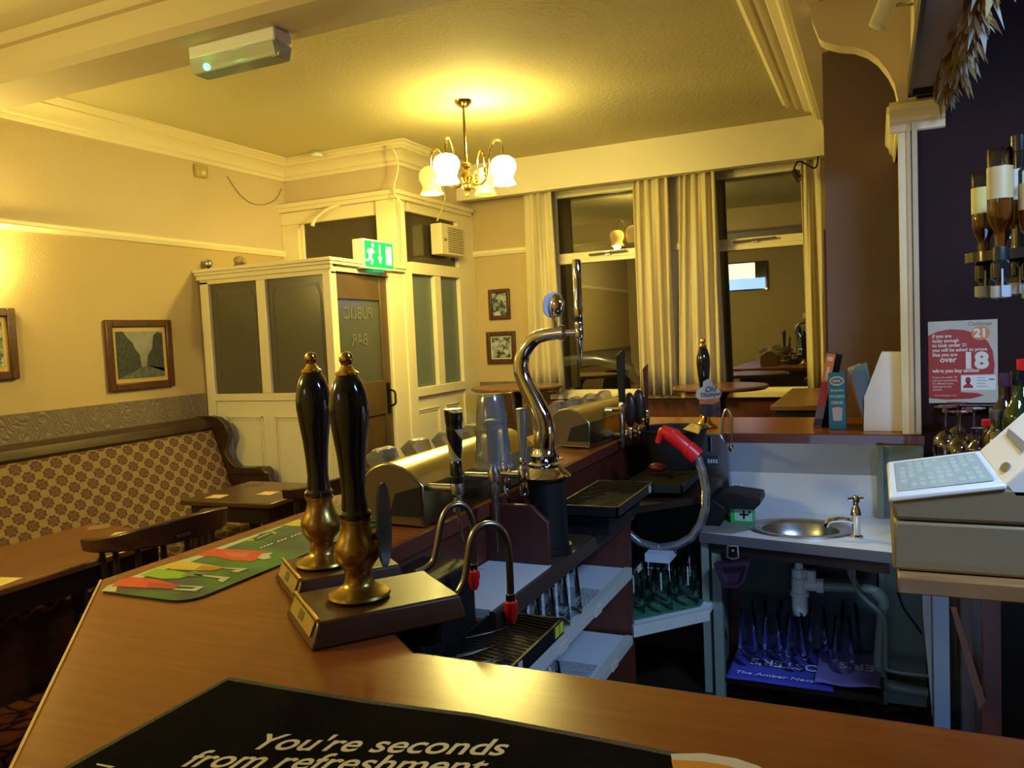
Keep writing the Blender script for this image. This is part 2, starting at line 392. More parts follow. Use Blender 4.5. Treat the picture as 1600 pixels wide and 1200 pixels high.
# beam across the room, near cornice
struct('trim_11', MB().prism([(XL, 2.56, CZ), (XL, 2.56, 2.72), (XL, 2.545, 2.705), (XL, 2.30, 2.705), (XL, 2.27, 2.73), (XL, 2.27, 2.83), (XL, 2.25, 2.835), (XL, 2.235, 2.86), (XL, 2.235, 2.875), (XL, 2.20, 2.885), (XL, 2.15, 2.93), (XL, 2.13, 2.935), (XL, 2.13, 2.95), (XL, 2.07, 2.96), (XL, 2.07, CZ)], (4.1, 0, 0)), BEAMM, 'deep painted ceiling beam crossing the room')
struct('trim_12', MB().prism([(XL+a, -2, CZ+b) for a, b in cornice_prof()], (0, 4.1, 0)), GLOSS, 'plaster cornice on the near left wall')
# right-hand cornice and downstand beam along the servery
rc = [(-.545, 0), (-.545, -.012), (-.53, -.02), (-.52, -.035), (-.50, -.035), (-.49, -.02), (-.475, -.02), (-.465, -.05), (-.44, -.055), (-.42, -.05), (-.41, -.07), (-.37, -.085), (-.35, -.12), (-.33, -.125), (-.33, -.14), (-.30, -.14), (-.30, 0)]
struct('trim_13', MB().prism([(x+.0, 2.56, CZ+z) for x, z in rc], (0, 3.1, 0)), GLOSS, 'multi-line plaster cornice over the servery side')
struct('trim_14', MB().box((-.30, 2.56, 2.80), (-.19, PEL, CZ)), GLOSS, 'cream downstand above the servery')
# mauve wall end behind the servery
mz = MB().box((at(1289, 300, y=4.15).x, 4.15, 0), (.30, 4.25, CZ))
struct('wall_mauve', mz, MAUVE)
struct('trim_15', MB().box((at(1289, 300, y=4.15).x-.012, 4.17, 1.32), (at(1289, 300, y=4.15).x-.001, 4.24, 1.98)), REDWOOD, 'dark red edge strip on the mauve wall')
# arched spandrel in the plane y = 3.5
sp = [at(px, py, y=3.5) for px, py in ((1262, 2), (1268, 30), (1275, 48), (1280, 60), (1289, 66), (1310, 71), (1335, 73), (1355, 80), (1372, 92), (1388, 112), (1398, 132), (1403, 155))]
pl, pr = at(1405, 300, y=3.5).x, at(1434, 300, y=3.5).x
pts = [(p.x, 3.5, p.z) for p in sp]+[(pl, 3.5, 2.3), (pr, 3.5, 2.3), (pr, 3.5, CZ), (-.20, 3.5, CZ)]
struct('wall_arch', MB().prism(pts, (0, .10, 0)), mat('arch_paint', (.62, .49, .28), .6, bump=.1), ang=30)
struct('trim_16', MB().box((-.22, 3.46, 2.86), (pr, 3.50, 2.90)).box((-.22, 3.44, 2.90), (pr, 3.50, CZ)), BEAMM, 'moulding above the servery arch')
# pilaster + capital
pil = sroot('trim_17', 'narrow cream pilaster at the end of the servery')
MB().box((pl, 3.50, 1.082), (pr, 3.62, 2.35)).build('shaft', GLOSS, pil)
MB().box((pl+.028, 3.485, 1.09), (pl+.040, 3.5, 2.28)).box((pr-.018, 3.48, 1.09), (pr, 3.5, 2.28)).build('bead', BEAMM, pil)
cp = [(0, 2.25), (-.008, 2.255), (-.010, 2.28), (-.022, 2.29), (-.026, 2.315), (-.04, 2.33), (-.04, 2.352), (-.022, 2.358), (0, 2.37)]
MB().prism([(pl-(-a), 3.49, z) for a, z in cp], (0, .66, 0)).build('side_capital', GLOSS, pil)
MB().prism([(pl-.03, 3.50+a, z+.0) for a, z in cp], (.19, 0, 0)).build('front_capital', GLOSS, pil)
# dark servery wall
struct('wall_servery', MB().box((pr, 3.5, 0), (1.5, 3.6, CZ)), mat('dark_servery_wall', (.022, .006, .007), .6, var=.3, vscale=3, spec=.15))

# outside
struct('ground_street', MB().box((-9, 6.6, -.2), (6, 14, -.1)), mat('asphalt', (.05, .05, .05), .8, bump=.3))
struct('wall_street', MB().box((-9, 13.5, -.2), (6, 13.7, 4)), mat('street_brick', (.045, .03, .02), .9, bump=.3))

# ================================================================ PORCH
por = sroot('wall_porch_screen', 'cream panelled and glazed porch screen')
FY = 4.22; LX = XL; RX = -3.165; PZ = 2.075
def fr(name, lo, hi, bev=.004, m=GLOSS, par=por): return MB().box(lo, hi).build(name, m, par, bev=bev)
# front screen
gz0, gz1 = 1.225, 1.985
xa = [at(q, 500, y=FY).x for q in (327, 411, 421, 519)]
xa[0] = LX+.08; 
mid0, mid1 = at(403, 500, y=FY).x, at(417, 500, y=FY).x
end0 = at(508, 500, y=FY).x
fr('post', (LX+.01, FY, 0), (LX+.085, FY+.06, gz1+.02)); fr('post', (end0, FY-.005, 0), (RX, FY+.06, gz1+.02)); fr('mullion', (mid0, FY, gz0), (mid1, FY+.05, gz1))
fr('top_rail', (LX+.01, FY, gz1), (RX, FY+.06, PZ-.03)); fr('bottom_glass_rail', (LX+.085, FY, gz0-.05), (end0, FY+.06, gz0))
fr('lower_panelling', (LX+.085, FY+.012, 0), (end0, FY+.05, gz0-.05), m=GLOSSLOW)
MB().box((LX, FY-.035, PZ-.03), (RX+.03, FY+.08, PZ-.01)).box((LX, FY-.02, PZ-.06), (RX+.02, FY, PZ-.03)).box((LX, FY-.05, PZ-.01), (RX+.04, FY+.08, PZ+.012)).build('top_moulding', GLOSS, por, bev=.003)
MB().prism([(LX, FY-.04, PZ), (RX+.03, FY-.04, PZ), (BX+.03, 5.20, PZ), (LX, 5.20, PZ)], (0, 0, .014)).build('porch_roof', GLOSS, por)
for x0, x1 in ((LX+.085, mid0), (mid1, end0)):
    MB().box((x0, FY+.025, gz0), (x1, FY+.031, gz1)).build('frosted_pane', FROST, por)
    e = MB()
    for k in (0, .012):
        e.tube([(x0+.035+k, FY+.022, gz0+.06), (x0+.035+k, FY+.022, gz1-.12), (x0+.06+k, FY+.022, gz1-.05-k), (x1-.06-k, FY+.022, gz1-.05-k), (x1-.035-k, FY+.022, gz1-.12), (x1-.035-k, FY+.022, gz0+.06)], .0018, 5)
    e.build('etched_border', mat('etch', (.22, .2, .15), .5), por)
# sunk panel mouldings
def panel_mould(T, w, h, par=por, m=GLOSS, t=.018, d=.010):
    a = MB()
    for k, dd in ((0, d), (t, d*.5)):
        a.box((k, -dd, k), (k+t*.6, 0, h-k), T).box((w-k-t*.6, -dd, k), (w-k, 0, h-k), T).box((k, -dd, k), (w-k, 0, k+t*.6), T).box((k, -dd, h-k-t*.6), (w-k, 0, h-k), T)
    return a.build('panel_moulding', m, par, bev=.002)
for a, b in ((at(357, 700, y=FY).x, at(412, 700, y=FY).x), (at(431, 700, y=FY).x, at(499, 700, y=FY).x)):
    panel_mould(Matrix.Translation((a, FY+.012, .28)), b-a, .79)
# door face: from (RX,FY) to (BX,5.18)
Dd = Vector((BX-RX, 5.18-FY-.03, 0)); TD = frame((RX, FY+.03, 0), Dd, (Dd.y, -Dd.x, 0))   # x along, y outward(+X world)
TD = frame((RX, FY+.03, 0), Dd, (-Dd.y, Dd.x, 0)); LEN = Dd.length     # y points to -X (inside)
MB().box((0, 0, PZ-.07), (LEN, .06, PZ), TD).box((-.02, -.03, PZ-.03), (LEN, 0, PZ-.005), TD).box((-.02, -.04, PZ-.01), (LEN, .06, PZ+.012), TD).build('door_head', GLOSS, por, bev=.003)
tfull = lambda px: (at(px, 500, n=(-Dd.y, Dd.x, 0), p0=(RX, FY+.03, 0))-Vector((RX, FY+.03, 0))).dot(Dd.normalized())
d0, d1 = max(.02, tfull(523)), tfull(611)
MB().box((d1, 0, 0), (LEN+.06, .08, PZ-.07), TD).build('door_post', GLOSS, por, bev=.006)
door = sroot('door_1', 'brown glazed door of the porch')
DB = mat('brown_gloss_door', (.085, .048, .017), .4, var=.15, vscale=5)
dh = PZ-.075; st = .10
MB().box((.0, .025, 0), (d0+.03, .06, dh), TD).box((d1-st, .025, 0), (d1, .06, dh), TD).box((d0+.03, .025, dh-.17), (d1-st, .06, dh), TD).box((d0+.03, .025, 1.02), (d1-st, .06, 1.26), TD).box((d0+.03, .035, .1), (d1-st, .055, 1.02), TD).box((d0+.03, .025, 0), (d1-st, .06, .22), TD).build('door_frame', DB, door, bev=.004)
MB().box((d0+.03, .040, 1.26), (d1-st, .046, dh-.17), TD).build('door_glass', glassmat('door_frost', (.12, .12, .10), .03, .2, 1.4, base=.6, alpha_col=(.11, .11, .085)), door)
LT = mat('faint_etched_letter', (.135, .13, .10), .6)
for i, (tx, zz) in enumerate((('PUBLIC', 1.70), ('BAR', 1.52))):   # seen from behind: mirrored
    M2 = TD @ Matrix.Translation(((d0+.03+d1-st)/2, .036, zz)) @ Matrix.Rotation(PI/2, 4, 'X') @ Matrix.Diagonal((-1, 1, 1, 1))
    text('lettering', tx, LT, door, M2, .115, align='CENTER')
hx = d1-.055
MB().box((hx-.018, .015, 1.02), (hx+.018, .026, 1.24), TD).tube([(hx, .02, 1.19), (hx-.004, -.03, 1.175), (hx-.004, -.035, 1.13), (hx-.004, -.03, 1.085), (hx, .02, 1.07)], .008, 8, 4, T=TD).build('door_handle', mat('dark_bronze', (.05, .03, .015), .4, 1), door)
# upper porch: front at y=5.18, side at x=BX
UZ = 2.645
ux = [at(q, 350, y=5.18).x for q in (445, 478, 597, 622)]
fr('upper_post', (XL+.0, 5.12, PZ), (ux[1]-.03, 5.19, UZ-.16)); fr('upper_head', (XL, 5.12, UZ-.16), (ux[2], 5.185, UZ-.061)); fr('upper_sill', (XL, 5.13, PZ), (BX, 5.19, PZ+.03))
fr('corner_post', (ux[2], 5.10, PZ), (BX+.01, 5.24, UZ-.061)); fr('corner_post', (BX-.12, 5.18, 0), (BX+.01, 5.30, PZ+.02))
fr('glazing_bead', (ux[1]-.03, 5.14, PZ), (ux[1], 5.19, UZ-.16))
MB().box((XL, 5.07, UZ-.03), (BX+.05, 5.19, UZ)).box((XL, 5.09, UZ-.06), (BX+.03, 5.19, UZ-.03)).build('upper_moulding', GLOSS, por)
MB().box((BX-.05, 5.19, UZ-.03), (BX+.05, 6.30, UZ)).box((BX-.05, 5.19, UZ-.06), (BX+.03, 6.30, UZ-.03)).build('upper_moulding', GLOSS, por)
MB().box((ux[1], 5.16, PZ+.03), (ux[2], 5.166, UZ-.16)).build('upper_pane', DARKG, por)
ys = [at(q, 500, x=BX).y for q in (636, 643, 682, 692, 722, 735)]
fr('side_end_post', (BX-.06, ys[4]-.01, 0), (BX, YW, UZ-.03)); fr('side_transom', (BX-.06, 5.30, 2.045), (BX+.006, ys[4], 2.135)); fr('side_head', (BX-.06, 5.30, UZ-.13), (BX, ys[4], UZ-.03))
fr('side_mullion', (BX-.05, ys[2], 1.17), (BX, ys[3], 2.045)); fr('side_rail', (BX-.06, 5.30, 1.10), (BX+.01, ys[4], 1.17)); fr('side_panelling', (BX-.05, 5.30, 0), (BX-.015, ys[4], 1.10), m=GLOSSLOW)
MB().box((BX-.04, 5.30, 2.135), (BX-.034, ys[4], UZ-.13)).build('side_upper_pane', DARKG, por)
MB().box((BX-.04, 5.30, 1.17), (BX-.034, ys[2], 2.045)).build('side_lower_pane', FROSTB, por)
MB().box((BX-.04, ys[3], 1.17), (BX-.034, ys[4], 2.045)).build('side_lower_pane', FROSTB, por)
for a, b in ((655, 690), (700, 722)):
    ya, yb = at(a, 660, x=BX).y, at(b, 660, x=BX).y
    panel_mould(frame((BX-.015, ya, .2), (0, 1, 0), (-1, 0, 0)) @ Matrix.Scale(1, 4), yb-ya, .80)
# porch interior back so that panes have depth behind them
struct('wall_porch_inner', MB().box((XL, YW-.05, 0), (BX-.06, YW-.01, 2.98)), mat('porch_inner', (.25, .2, .12), .8))

# ================================================================ FIXTURES ON WALLS AND CEILING
es = thing('exit_sign', 'lit green and white running man exit sign with down arrow on porch top', 'exit sign', at(585, 418, x=-3.12))
A = at(567, 373, x=-3.12); Bp = at(614, 382, x=-3.12)
dy = Bp.y-A.y; TS = frame((A.x, A.y, A.z-.195), (Bp.x-A.x+.0, dy, 0), (-1, 0, 0))
Ls = dy
MB().box((0, 0, 0), (Ls, .09, .20), TS).build('housing', WHITEP, es, bev=.004)
MB().box((.012, -.003, .012), (Ls-.012, 0, .188), TS).build('green_panel', mat('sign_green', (.0, .28, .09), .4, emis=(0, .55, .16), es=.35), es)
WS = mat('sign_white', (.8, .85, .8), .4, emis=(.8, 1, .85), es=.55)
q = MB(); F_ = lambda u, v: (u*Ls, -.006, v*.2)
def spoly(mb, pts): mb.prism([F_(*p) for p in pts], (0, .003, 0), TS)
for pts in ([(.72, .18), (.9, .18), (.9, .82), (.72, .82)], [(.49, .85), (.53, .85), (.53, .4), (.49, .4)], [(.44, .42), (.58, .42), (.51, .18)],
            [(.13, .60), (.24, .70), (.30, .66), (.22, .38), (.16, .38)], [(.2, .42), (.28, .30), (.24, .14), (.20, .16), (.22, .28), (.15, .36)], [(.1, .3), (.17, .42), (.2, .38), (.12, .24), (.04, .26), (.05, .31)],
            [(.26, .66), (.34, .56), (.32, .53), (.22, .60)], [(.14, .68), (.08, .55), (.11, .53), (.18, .64)]): spoly(q, pts)
spoly(q, [(.29+.035*math.cos(a), .80+.075*math.sin(a)) for a in [k*PI/5 for k in range(10)]])
q.build('running_man_arrow_and_door', WS, es)
MB().box((Ls*.35, .02, -.012), (Ls*.75, .08, 0), TS).build('green_glow_strip', mat('led_green', (0, .3, .1), .4, emis=(0, .6, .2), es=.6), es)

el = thing('emergency_light', 'white emergency bulkhead light with green indicator under the ceiling beam', 'emergency light', (-2.19, 2.43, 2.705))
MB().box((-2.40, 2.39, 2.655), (-1.98, 2.49, 2.705)).build('housing', WHITEP, el, bev=.008)
MB().prism([(-2.395, 2.385, 2.655), (-2.395, 2.40, 2.60), (-2.395, 2.48, 2.60), (-2.395, 2.495, 2.655)], (.41, 0, 0)).build('clear_diffuser', glassmat('diffuser', (.85, .85, .8), .05, .15, base=.5, alpha_col=(.75, .73, .66)), el, bev=.004)
MB().ball((-2.32, 2.40, 2.618), .013).build('green_indicator', mat('green_led', (0, .6, .2), .3, emis=(.05, 1, .3), es=12), el)
MB().tube([(-1.98, 2.40, 2.66), (-1.965, 2.385, 2.63), (-1.97, 2.39, 2.60), (-2.0, 2.40, 2.598)], .003, 6, 4).build('spring_clip', STEEL, el)

hb = thing('wall_speaker', 'small cream louvred box hung on upper porch glass', 'sounder box', at(690, 400, x=BX+.02))
y0, y1 = at(683, 375, x=BX+.03).y, at(713, 375, x=BX+.03).y
MB().box((BX, y0-.05, 2.21), (BX+.10, y1, 2.455)).build('case', CREAMP, hb, bev=.006)
lv = MB()
for k in range(11): lv.box((BX+.10, y0+.05, 2.235+k*.0185), (BX+.106, y1-.02, 2.244+k*.0185))
lv.build('louvres', mat('louvre_brown', (.30, .22, .10), .5), hb)
MB().ball((BX+.105, y0+.0, 2.33), .013).build('knob', BRASS, hb)
cb = MB().tube([at(675, 272, x=BX+.06), at(690, 290, x=BX+.05), at(695, 312, x=BX+.04), at(683, 345, x=BX+.05)], .006, 7, 6)
tag(cb.build('cable', GLOSS), 'loose cream cable hanging above the louvred box', 'cable')
cb = MB().tube([at(603, 228, y=5.03), at(616, 236, y=5.02), at(622, 262, y=5.08), at(616, 290, y=5.05), at(618, 305, y=5.05), at(628, 325, y=5.085), at(630, 405, y=5.085)], .006, 7, 6)
tag(cb.build('cable', GLOSS), 'cream cable running down the porch corner post', 'cable')
cb = MB().tube([at(488, 353, y=5.03), at(493, 342, y=5.05), at(510, 328, y=5.06), at(530, 320, y=5.10)], [.016, .013, .012, .012], 8, 5)
tag(cb.build('conduit_stub', GLOSS), 'short curved cream conduit sticking out over the upper porch glass', 'conduit')
cb = MB().tube([(XL+.005, at(355, 275, x=XL+.005).y, at(355, 275, x=XL+.005).z)]+[at(a, b, x=XL+.006) for a, b in ((370, 298), (388, 315), (410, 320), (430, 312), (440, 295))], .004, 6, 6)
tag(cb.build('cable', mat('dirty_cable', (.30, .22, .10), .6)), 'thin drooping cable on the upper left wall', 'cable')
sb = at(311, 269, x=XL)
s_ = thing('motion_sensor', 'small yellowed sensor box high on the left wall', 'sensor', (XL, sb.y, sb.z-.03))
MB().box((XL, sb.y-.05, sb.z-.04), (XL+.04, sb.y+.05, sb.z+.045)).build('case', mat('yellowed_plastic', (.48, .36, .12), .5), s_, bev=.008)
MB().ball((XL+.04, sb.y, sb.z-.01), .02).build('lens', CREAMP, s_)
p = at(497, 238, y=4.98)
tag(MB().lathe([(.045, 0), (.045, .02), (.03, .035)], (p.x, p.y-.02, CZ-.05)).build('smoke_detector', WHITEP), 'small round cream detector on cornice above porch', 'detector')
for px, py, nm, lab in ((311, 412, 'bell', 'small round chrome bell on porch top against left wall'), (376, 404, 'ornament', 'small brown ornament standing on the porch top')):
    p = at(px, py, y=4.28); p.x = max(p.x, XL+.045); t = thing(nm, lab, nm, (p.x, 4.28, PZ+.014))
    if nm == 'bell':
        MB().lathe([(.035, 0), (.035, .006), (.008, .01), (.008, .03)], (p.x, 4.28, PZ+.014)).build('stand', DARKWOOD, t)
        MB().ball((p.x, 4.28, PZ+.06), .030).build('dome', STEEL, t)
    else:
        MB().lathe([(.05, 0), (.05, .015), (.03, .02)], (p.x, 4.28, PZ+.014)).build('base', TABLEW, t)
        MB().ball((p.x-.015, 4.28, PZ+.06), .032, sq=(1.4, 1, 1)).ball((p.x+.03, 4.28, PZ+.055), .02).build('body', mat('ornament_tan', (.35, .25, .14), .6, bump=.4), t)

# chandelier
ch = thing('chandelier', 'brass chandelier with downturned glass tulip shades hanging over tables', 'chandelier', (CH.x, CH.y, 2.40))
cx, cy = CH.x, CH.y
MB().lathe([(.0, CZ-.035), (.03, CZ-.035), (.05, CZ-.015), (.055, CZ)], (cx, cy, 0)).build('ceiling_rose', BRASSD, ch)
MB().tube([(cx, cy, CZ), (cx, cy, 2.56)], .0075).build('rod', mat('dark_rod', (.12, .07, .02), .4, 1), ch)
MB().lathe([(.0, 2.40), (.008, 2.405), (.012, 2.42), (.006, 2.43), (.02, 2.44), (.032, 2.455), (.034, 2.47), (.022, 2.48), (.03, 2.50), (.038, 2.515), (.03, 2.54), (.014, 2.55), (.018, 2.565), (.03, 2.58), (.026, 2.60), (.012, 2.61), (.009, 2.66), (0, 2.665)], (cx, cy, 0), 20).build('hub', BRASS, ch)
def shade_prof(): return [(.018, .006), (.042, 0), (.066, -.016), (.078, -.045), (.076, -.075), (.062, -.105), (.056, -.125), (.064, -.150), (.073, -.162)]
angs = [179.6, 269.6, 359.6, 89.6]
lit = [0, 1, 1, 0]
rr = .235
for k, a in enumerate(angs):
    a = math.radians(a); d = Vector((math.cos(a), math.sin(a), 0)); P0 = Vector((cx, cy, 0))
    pts = [P0+d*r+Vector((0, 0, z)) for r, z in ((.03, 2.48), (.09, 2.465), (.135, 2.50), (.15, 2.57), (.16, 2.65), (.195, 2.71), (.235, 2.705), (.25, 2.66), (.25, 2.605))]
    MB().tube(pts, .0065, 8, 5).ball(P0+d*.13+Vector((0, 0, 2.54)), .022, 10, sq=(.6, .6, 1.7)).build('arm', BRASSD, ch)
    c = P0+d*.25+Vector((0, 0, 2.61))
    sh = MB().lathe_open(shade_prof(), c, 28, wob=lambda i, t: (.06*math.cos(8*t) if i > 6 else 0)).build('glass_shade', LAMP if lit[k] else LAMPDIM, ch)
    so = sh.modifiers.new('solid', 'SOLIDIFY'); so.thickness = .003
    MB().ball(c+Vector((0, 0, -.07)), .026, 12, sq=(1, 1, 1.5)).build('bulb', BULB if lit[k] else LAMPDIM, sh)
# near-room chandelier (behind the camera side, seen only in reflections) and left wall sconce
sc = thing('wall_lamp', 'glowing wall lamp on left wall at the picture edge', 'wall lamp', (XL, 2.66, 1.9))
MB().lathe([(.05, 0), (.05, .01), (.02, .03)], (0, 0, 0), T=frame((XL, 2.66, 1.85), (0, 1, 0), (0, 0, 1))).tube([(XL+.02, 2.66, 1.85), (XL+.10, 2.66, 1.83), (XL+.13, 2.66, 1.87)], .007, 8, 5).build('bracket', BRASS, sc)
sh = MB().lathe_open([(.02, 0), (.045, .01), (.06, .05), (.055, .09), (.065, .13)], (XL+.13, 2.66, 1.87), 24).build('glass_shade', LAMP, sc)
lc = thing('ceiling_lamp', 'round opal ceiling lamp over the near room', 'ceiling lamp', (-2.9, .5, 2.4))
MB().tube([(-2.9, .5, CZ), (-2.9, .5, 2.5)], .008).build('rod', BRASS, lc); MB().lathe_open([(.02, 2.52), (.09, 2.48), (.12, 2.42)], (-2.9, .5, 0), 24).build('shade', LAMP, lc)
tv = thing('television', 'wall television showing a bright blue and green picture, reflected in the window', 'television', (-2.2, -1.9, 2.2))
MB().box((-2.65, -1.98, 2.15), (-1.75, -1.93, 2.65)).build('case', BLACK, tv)
MB().box((-2.63, -1.929, 2.35), (-1.95, -1.926, 2.63)).build('screen', mat('tv_image', (.02, .02, .02), .3, emis=(.9, .75, .45), es=5), tv)
MB().box((-2.5, -1.925, 2.17), (-1.78, -1.922, 2.36)).build('screen_blue_area', mat('tv_blue', (.02, .02, .02), .3, emis=(.2, .35, 1), es=6), tv)

# small security spotlight above right window
p = at(1245, 275, y=6.05)
t = thing('spotlight', 'small black spotlight clipped to pelmet above right-hand curtain', 'spotlight', (p.x, p.y, p.z))
MB().tube([p+Vector((-.02, .0, .04)), p+Vector((.02, -.02, -.03))], [.02, .03], 14).build('lamp_head', BLACK, t)
MB().tube([p+Vector((-.02, 0, .05)), p+Vector((.02, 0, .10)), p+Vector((.12, 0, .04)), Vector((p.x+.14, 6.11, 2.70)), Vector((p.x+.14, 6.11, 2.74))], .006, 7, 5).build('wire', MBLACK, t)

# curtains
def curtain(pl_, label, folds, lean=0):
    (tx0, tx1, bx0, bx1, zt, zb) = pl_
    n = folds*16; mb = MB(); rows = 9; vs = []
    for j in range(rows):
        f = j/(rows-1); z = zt+(zb-zt)*f
        for i in range(n+1):
            u = i/n; x = (tx0+(tx1-tx0)*u)*(1-f)+(bx0+(bx1-bx0)*u)*f
            a = .024+.016*f
            y = 6.225+a*math.sin(u*folds*2*PI+.9*math.sin(f*2.5+u*7+tx0))+.007*math.sin(u*31+f*4)+.004*math.sin(u*67)
            vs.append((x, y, z))
    fs = [(j*(n+1)+i, j*(n+1)+i+1, (j+1)*(n+1)+i+1, (j+1)*(n+1)+i) for j in range(rows-1) for i in range(n)]
    mb.add(vs, fs); o = mb.build('curtain', CURT, ang=80)
    s = o.modifiers.new('solid', 'SOLIDIFY'); s.thickness = .004
    return tag(o, label, 'curtain', 'curtains at the street windows')
yc = 6.22
def cx_(a, b, c, d, pt, pb):
    return (at(a, pt, y=yc).x, at(b, pt, y=yc).x, at(c, pb, y=yc).x, at(d, pb, y=yc).x, 2.80, at((c+d)/2, pb, y=yc).z)
curtain(cx_(819, 862, 831, 882, 310, 612), 'leftmost cream curtain, left of left window', 3)
curtain(cx_(989, 1044, 1000, 1056, 290, 617), 'cream curtain on right edge of left window', 4)
curtain(cx_(1063, 1117, 1060, 1134, 285, 616), 'cream curtain on left edge of right window', 4)
curtain(cx_(1250, 1300, 1262, 1304, 260, 612), 'rightmost cream curtain beside the mauve wall', 3)

# pictures
def picture(corner_tl, corner_br, plane, label, m, mount, fw_=.045, seed=1):
    """plane 'L' = left wall (x const), 'W' = window wall"""
    (u0, z1), (u1, z0) = corner_tl, corner_br
    if plane == 'L': T = frame((XL+.002, u0, z0), (0, 1, 0), (-1, 0, 0))
    else: T = frame((u0, YW-.014 if z0 < 1.2 else YW-.002, z0), (1, 0, 0), (0, 1, 0))
    W, Hh = u1-u0, z1-z0
    c = T @ Vector((W/2, 0, 0)); t = thing('framed_picture', label, 'picture', c)
    g = MB(); d = .028
    g.box((0, -d, 0), (fw_, 0, Hh), T).box((W-fw_, -d, 0), (W, 0, Hh), T).box((fw_, -d, 0), (W-fw_, 0, fw_), T).box((fw_, -d, Hh-fw_), (W-fw_, 0, Hh), T)
    g.build('frame', PICW, t, bev=.006)
    MB().box((fw_, -.010, fw_), (W-fw_, -.004, Hh-fw_), T).build('mount', mat('gilt_mount', (.50, .34, .10), .5) if plane == 'L' else mat('ivory_mount', (.55, .50, .33), .6), t)
    k = fw_+mount
    pm = MB().box((k, -.013, k), (W-k, -.010, Hh-k), T).build('print', m, t)
    return t, T, W, Hh, k
a0 = at(160, 500, x=XL); a1 = at(270, 603, x=XL)
t, T, W_, H_, k_ = picture((a0.y, a0.z), (a1.y, a1.z), 'L', 'dark wooden framed street print alone on left wall by porch', mat('print_sky', (.26, .25, .21), .3, var=.2, vscale=12), .028)
iw, ih = W_-2*k_, H_-2*k_
g = MB(); 
def ip(u, v): return (k_+u*iw, -.0145, k_+v*ih)
g.prism([ip(*q) for q in ((0, 0), (.5, .22), (.47, .5), (.38, .62), (.34, .75), (.22, .88), (.15, 1), (0, 1))], (0, .001, 0), T)
g.prism([ip(*q) for q in ((1, .1), (.62, .25), (.66, .5), (.75, .6), (.8, .9), (.88, .98), (1, .95))], (0, .001, 0), T)
g.build('print_trees', mat('print_dark', (.05, .055, .045), .3, var=.5, vscale=60), t)
g = MB(); g.prism([ip(*q) for q in ((0, 0), (1, 0), (1, .18), (.62, .25), (.5, .22))], (0, .0005, 0), T); g.build('print_road', mat('print_road', (.12, .12, .10), .3, var=.4, vscale=40), t)
a0 = at(0, 484, x=XL); a1 = at(27, 592, x=XL)
picture((a1.y-.42, a1.z+.385), (a1.y, a1.z), 'L', 'dark framed picture cut by the left edge under the lamp', photo_mat('print_left', 3, 1.2, 14), .03)
W1p = photo_mat('print_tall', 5, 1.1, 22); W2p = photo_mat('print_wide', 9, 1.1, 18)
a0 = at(764, 453, y=YW); a1 = at(799, 498, y=YW); picture((a0.x, a0.z), (a1.x, a1.z), 'W', 'upper small framed photograph beside the left curtain', W1p, .0, .032)
a0 = at(761, 519, y=YW); a1 = at(808, 567, y=YW); picture((a0.x, a0.z), (a1.x, a1.z), 'W', 'lower framed photograph beside the left curtain', W2p, .012, .038)

# ================================================================ LOUNGE FURNITURE
st_ = thing('settle', 'long wall settle with medallion upholstery and dark wood top rail and shaped end', 'bench', (-3.95, 2.3, 0))
y0, y1 = -1.5, 4.10
bp_ = [(-4.20, 1.045), (-3.98, .45)]
MB().prism([(-4.17, y0, 1.01), (-4.12, y0, .98), (-3.93, y0, .46), (-4.03, y0, .42), (-4.24, y0, 1.01)], (0, y1-y0, 0)).build('back_cushion', FABRIC, st_, bev=.01)
MB().prism([(-4.285, y0, 1.01), (-4.14, y0, .985), (-4.12, y0, 1.01), (-4.135, y0, 1.03), (-4.15, y0, 1.055), (-4.21, y0, 1.075), (-4.285, y0, 1.075)], (0, y1-y0, 0)).build('top_rail', DARKWOOD, st_)
MB().prism([(-4.05, y0, .36), (-3.53, y0, .36), (-3.50, y0, .39), (-3.50, y0, .43), (-3.53, y0, .46), (-4.05, y0, .46)], (0, y1-y0, 0)).build('seat_cushion', FABRIC, st_, bev=.015)
MB().box((-4.25, y0, .0), (-3.55, y1, .36)).build('plinth', DARKWOOD, st_)
ep = [(-4.28, 1.08), (-4.15, 1.085), (-4.08, 1.075), (-4.03, 1.045), (-4.0, 1.0), (-3.99, .95), (-4.015, .90), (-4.035, .86), (-4.025, .82), (-3.99, .775), (-3.95, .745), (-3.88, .735), (-3.80, .74), (-3.74, .75), (-3.70, .74), (-3.66, .70), (-3.655, .66), (-3.62, .60), (-3.56, .5), (-3.52, .4), (-3.5, 0), (-4.28, 0)]
MB().prism([(x, y1, z) for x, z in ep], (0, .05, 0)).build('end_panel', DARKWOOD, st_, bev=.006)
MB().prism([(-3.98, y1-.02, .735), (-3.70, y1-.02, .745), (-3.66, y1-.02, .70), (-3.98, y1-.02, .69)], (0, .09, 0)).build('arm_cap', DARKWOOD, st_, bev=.01)

